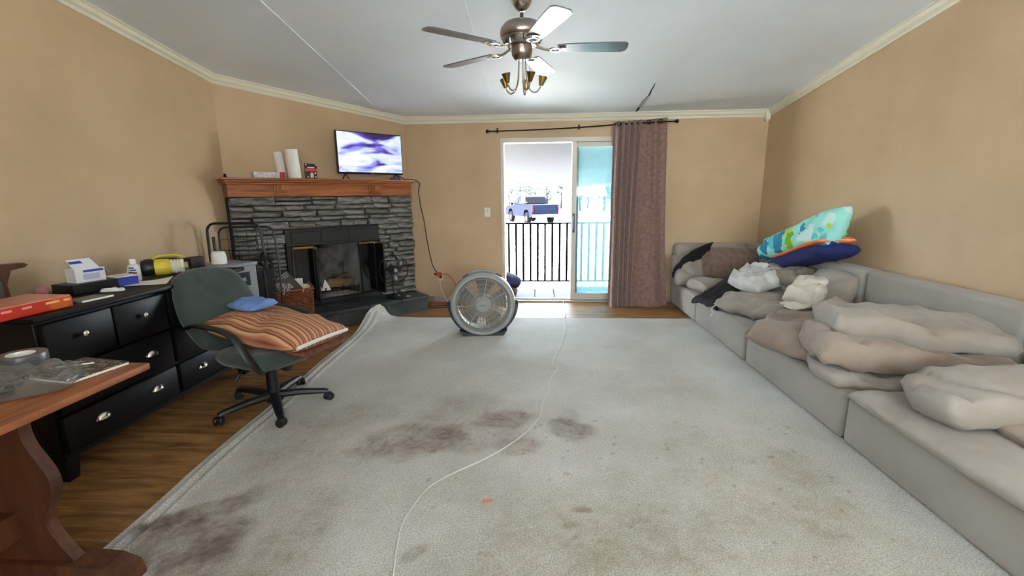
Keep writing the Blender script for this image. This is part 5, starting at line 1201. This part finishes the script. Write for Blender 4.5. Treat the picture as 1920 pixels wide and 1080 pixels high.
# pillow, cloth and folded throw on the chair
def stripe_mat():
    m, N, L, P = new_mat('orange_stripe_fabric'); P.inputs['Roughness'].default_value = .85
    tc = N.new('ShaderNodeTexCoord'); sp = N.new('ShaderNodeSeparateXYZ'); L.new(tc.outputs['Object'], sp.inputs[0])
    ml = N.new('ShaderNodeMath'); ml.operation = 'MULTIPLY'; ml.inputs[1].default_value = 14; L.new(sp.outputs[1], ml.inputs[0])
    fr_ = N.new('ShaderNodeMath'); fr_.operation = 'FRACT'; L.new(ml.outputs[0], fr_.inputs[0])
    cr = N.new('ShaderNodeValToRGB'); cr.color_ramp.interpolation = 'EASE'; e = cr.color_ramp.elements
    e[0].position = 0; e[0].color = lin((190, 140, 98))+(1,); e[1].position = 1; e[1].color = lin((190, 140, 98))+(1,)
    for p_, c_ in ((.2, (200, 156, 112)), (.3, (122, 62, 50)), (.42, (176, 112, 84)), (.55, (204, 164, 120)), (.66, (98, 54, 44)), (.76, (178, 112, 84)), (.88, (130, 80, 58))):
        x = e.new(p_); x.color = lin(c_)+(1,)
    L.new(fr_.outputs[0], cr.inputs[0]); L.new(cr.outputs[0], P.inputs['Base Color']); return m
STR = stripe_mat()
sp2 = thing('striped_pillow', 'orange and brown striped pillow with a white zip edge on the office chair', 'pillow', (-1.73, 2.80, .463), 0, None, (R(-2), R(7), R(-14)))
cush(.74, .52, .19, 51, .012, 40, 30, p=3.5, e=.5, rnd=.06).build('case', STR, sp2, (0, 0, .075))
MB().tube([(.372+.012*math.sin(t*3.1), -.235+.47*t, .075+.012*math.sin(t*3.14)) for t in [i/14 for i in range(15)]], .007, 6, flat=1.8).build('zip_edge', M('white_zip', (226, 226, 232), .6), sp2)
cushion('folded_throw', 'folded rust throw hanging under the striped pillow', (-1.60, 2.83, .447), (.52, .44, .045), (0, R(9), R(-14)), M('rust_weave', (128, 76, 56), .9, rgb2=(84, 46, 36), scale=22), 52, 'blanket', None, wr=.008, rnd=.1)
cushion('blue_towel', 'light blue towel crumpled on the striped pillow', (-1.93, 2.90, .668), (.30, .24, .055), (R(4), R(2), R(-20)), M('light_blue_towel', (112, 146, 204), .95, bump=.4, bscale=150), 53, 'towel', None, wr=.01, crumple=.022, flat=True, freq=8, rnd=.3, nx=26, ny=22)
# ================================================================ wooden table at the left edge
TBW = wood_mat('honey_oak', (112, 60, 30), (140, 80, 42), (160, 96, 54), (10, 1.2, 1.2), 2.4, .55, 0)
TBL = wood_mat('honey_oak_shaded', (62, 32, 18), (78, 42, 23), (92, 52, 29), (10, 10, 1.2), 2.4, .55, 0)  # same oak darkened, shade under the table top put into the colour
TX1, TY1, TZ_ = -1.515, 1.605, .75
tb = thing('oak_table', 'honey oak trestle table with a scrolled leg at the left edge', 'table', (-1.86, 1.05, 0))
MB().rng(-.36, TX1+1.86, -.6, TY1-1.05, TZ_-.028, TZ_, .007, 2).build('table_top', TBW, tb)
lp = [(-1.765, .722), (-1.745, .68), (-1.748, .60), (-1.735, .545), (-1.705, .49), (-1.683, .44), (-1.680, .39), (-1.70, .33), (-1.728, .275), (-1.728, .235), (-1.71, .195), (-1.675, .135), (-1.655, .108)]
lp = [(p[0], p[2]) for p in spline([(a, 0, b) for a, b in lp], 3)]
cxl = -1.86
full = [(x-cxl+0, z) for x, z in lp]+[(-(x-cxl), z) for x, z in reversed(lp)]
for y_ in (1.33-1.05, .62-1.05):
    MB().prism(full, y_-.02, y_+.02, 'y').build('leg', TBL, tb)
    ft = [(-.40, 0), (.40, 0), (.405, .03), (.39, .075), (.33, .10), (.20, .108), (-.20, .108), (-.33, .10), (-.39, .075), (-.405, .03)]
    MB().prism(ft, y_-.045, y_+.045, 'y').build('foot', TBL, tb)
MB().rng(-.03, .03, .64-1.05, 1.31-1.05, .2, .3).build('stretcher', TBL, tb)
# on the table
TAPE = M('silver_duct_tape', (98, 102, 106), .35, .3)
dt_ = thing('duct_tape', 'roll of grey duct tape lying on the oak table', 'tape', (-1.985, 1.555, TZ_+.0005)); MB().lathe([(.042, 0), (.074, 0), (.075, .003), (.075, .046), (.074, .048), (.042, .048), (.042, 0)], n=40).build('tape', TAPE, dt_); MB().lathe([(.038, .001), (.042, .001), (.042, .0485), (.038, .0485), (.038, .001)], n=30).build('core', PAPER, dt_)
nbk = thing('composition_notebook', 'black marbled composition notebook on the oak table', 'notebook', (-1.70, 1.50, TZ_+.0005), R(-10))
MAR = M('marbled_cover', (44, 38, 30), .5, rgb2=(150, 136, 112), scale=60, detail=3, lo=.52, hi=.6)
MB().rng(-.115, .11, -.10, .10, .0105, .0125).rng(-.115, .11, -.10, .10, 0, .0015).build('cover', MAR, nbk); MB().rng(-.112, .108, -.098, .098, .0015, .0105).build('pages', PAPER, nbk); MB().rng(-.118, -.105, -.10, .10, 0, .0127, .002).build('spine', BLACK, nbk)
wst = thing('white_stick', 'thin white stick lying on the marbled notebook', 'stick', (-1.745, 1.52, TZ_+.0135), R(28)); MB().box((0, 0, .003), (.13, .008, .005), .001).build('stick', PAPER, wst)
bgm, N, L, P = new_mat('clear_bag_plastic'); N.remove(P); o_ = [n for n in N if n.type == 'OUTPUT_MATERIAL'][0]
t1 = N.new('ShaderNodeBsdfTransparent'); t1.inputs[0].default_value = (.82, .82, .80, 1); g1 = N.new('ShaderNodeBsdfPrincipled'); g1.inputs['Base Color'].default_value = lin((150, 148, 142))+(1,); g1.inputs['Roughness'].default_value = .18
lw = N.new('ShaderNodeLayerWeight'); lw.inputs[0].default_value = .45; ma = N.new('ShaderNodeMapRange'); ma.inputs[3].default_value = .10; ma.inputs[4].default_value = .75; L.new(lw.outputs['Facing'], ma.inputs[0])
mx = N.new('ShaderNodeMixShader'); L.new(ma.outputs[0], mx.inputs[0]); L.new(t1.outputs[0], mx.inputs[1]); L.new(g1.outputs[0], mx.inputs[2]); L.new(mx.outputs[0], o_.inputs[0])
pb = thing('plastic_bag', 'clear plastic bag with a dark cable lying on the oak table edge', 'bag', (-1.80, 1.30, TZ_+.001), R(34))
cush(.46, .26, .085, 61, .02, 44, 30, flat=True, crumple=.022, freq=13, rnd=.25, e=.5).build('film', bgm, pb, (0, 0, .012))
MB().tube(spline([(-.15, -.04, .014), (-.08, .05, .016), (.02, .03, .018), (.06, -.04, .016), (-.04, -.06, .018), (-.12, -.01, .024), (-.02, .05, .03), (.05, 0, .03)], 6), .009, 8).build('cable', M('dark_green_cable', (44, 48, 40), .6), pb)
MB().box((-.02, -.03, .045), (.06, .03, .004), .001, rot=(.3, .1, .4)).build('paper_tag', PAPER, pb)
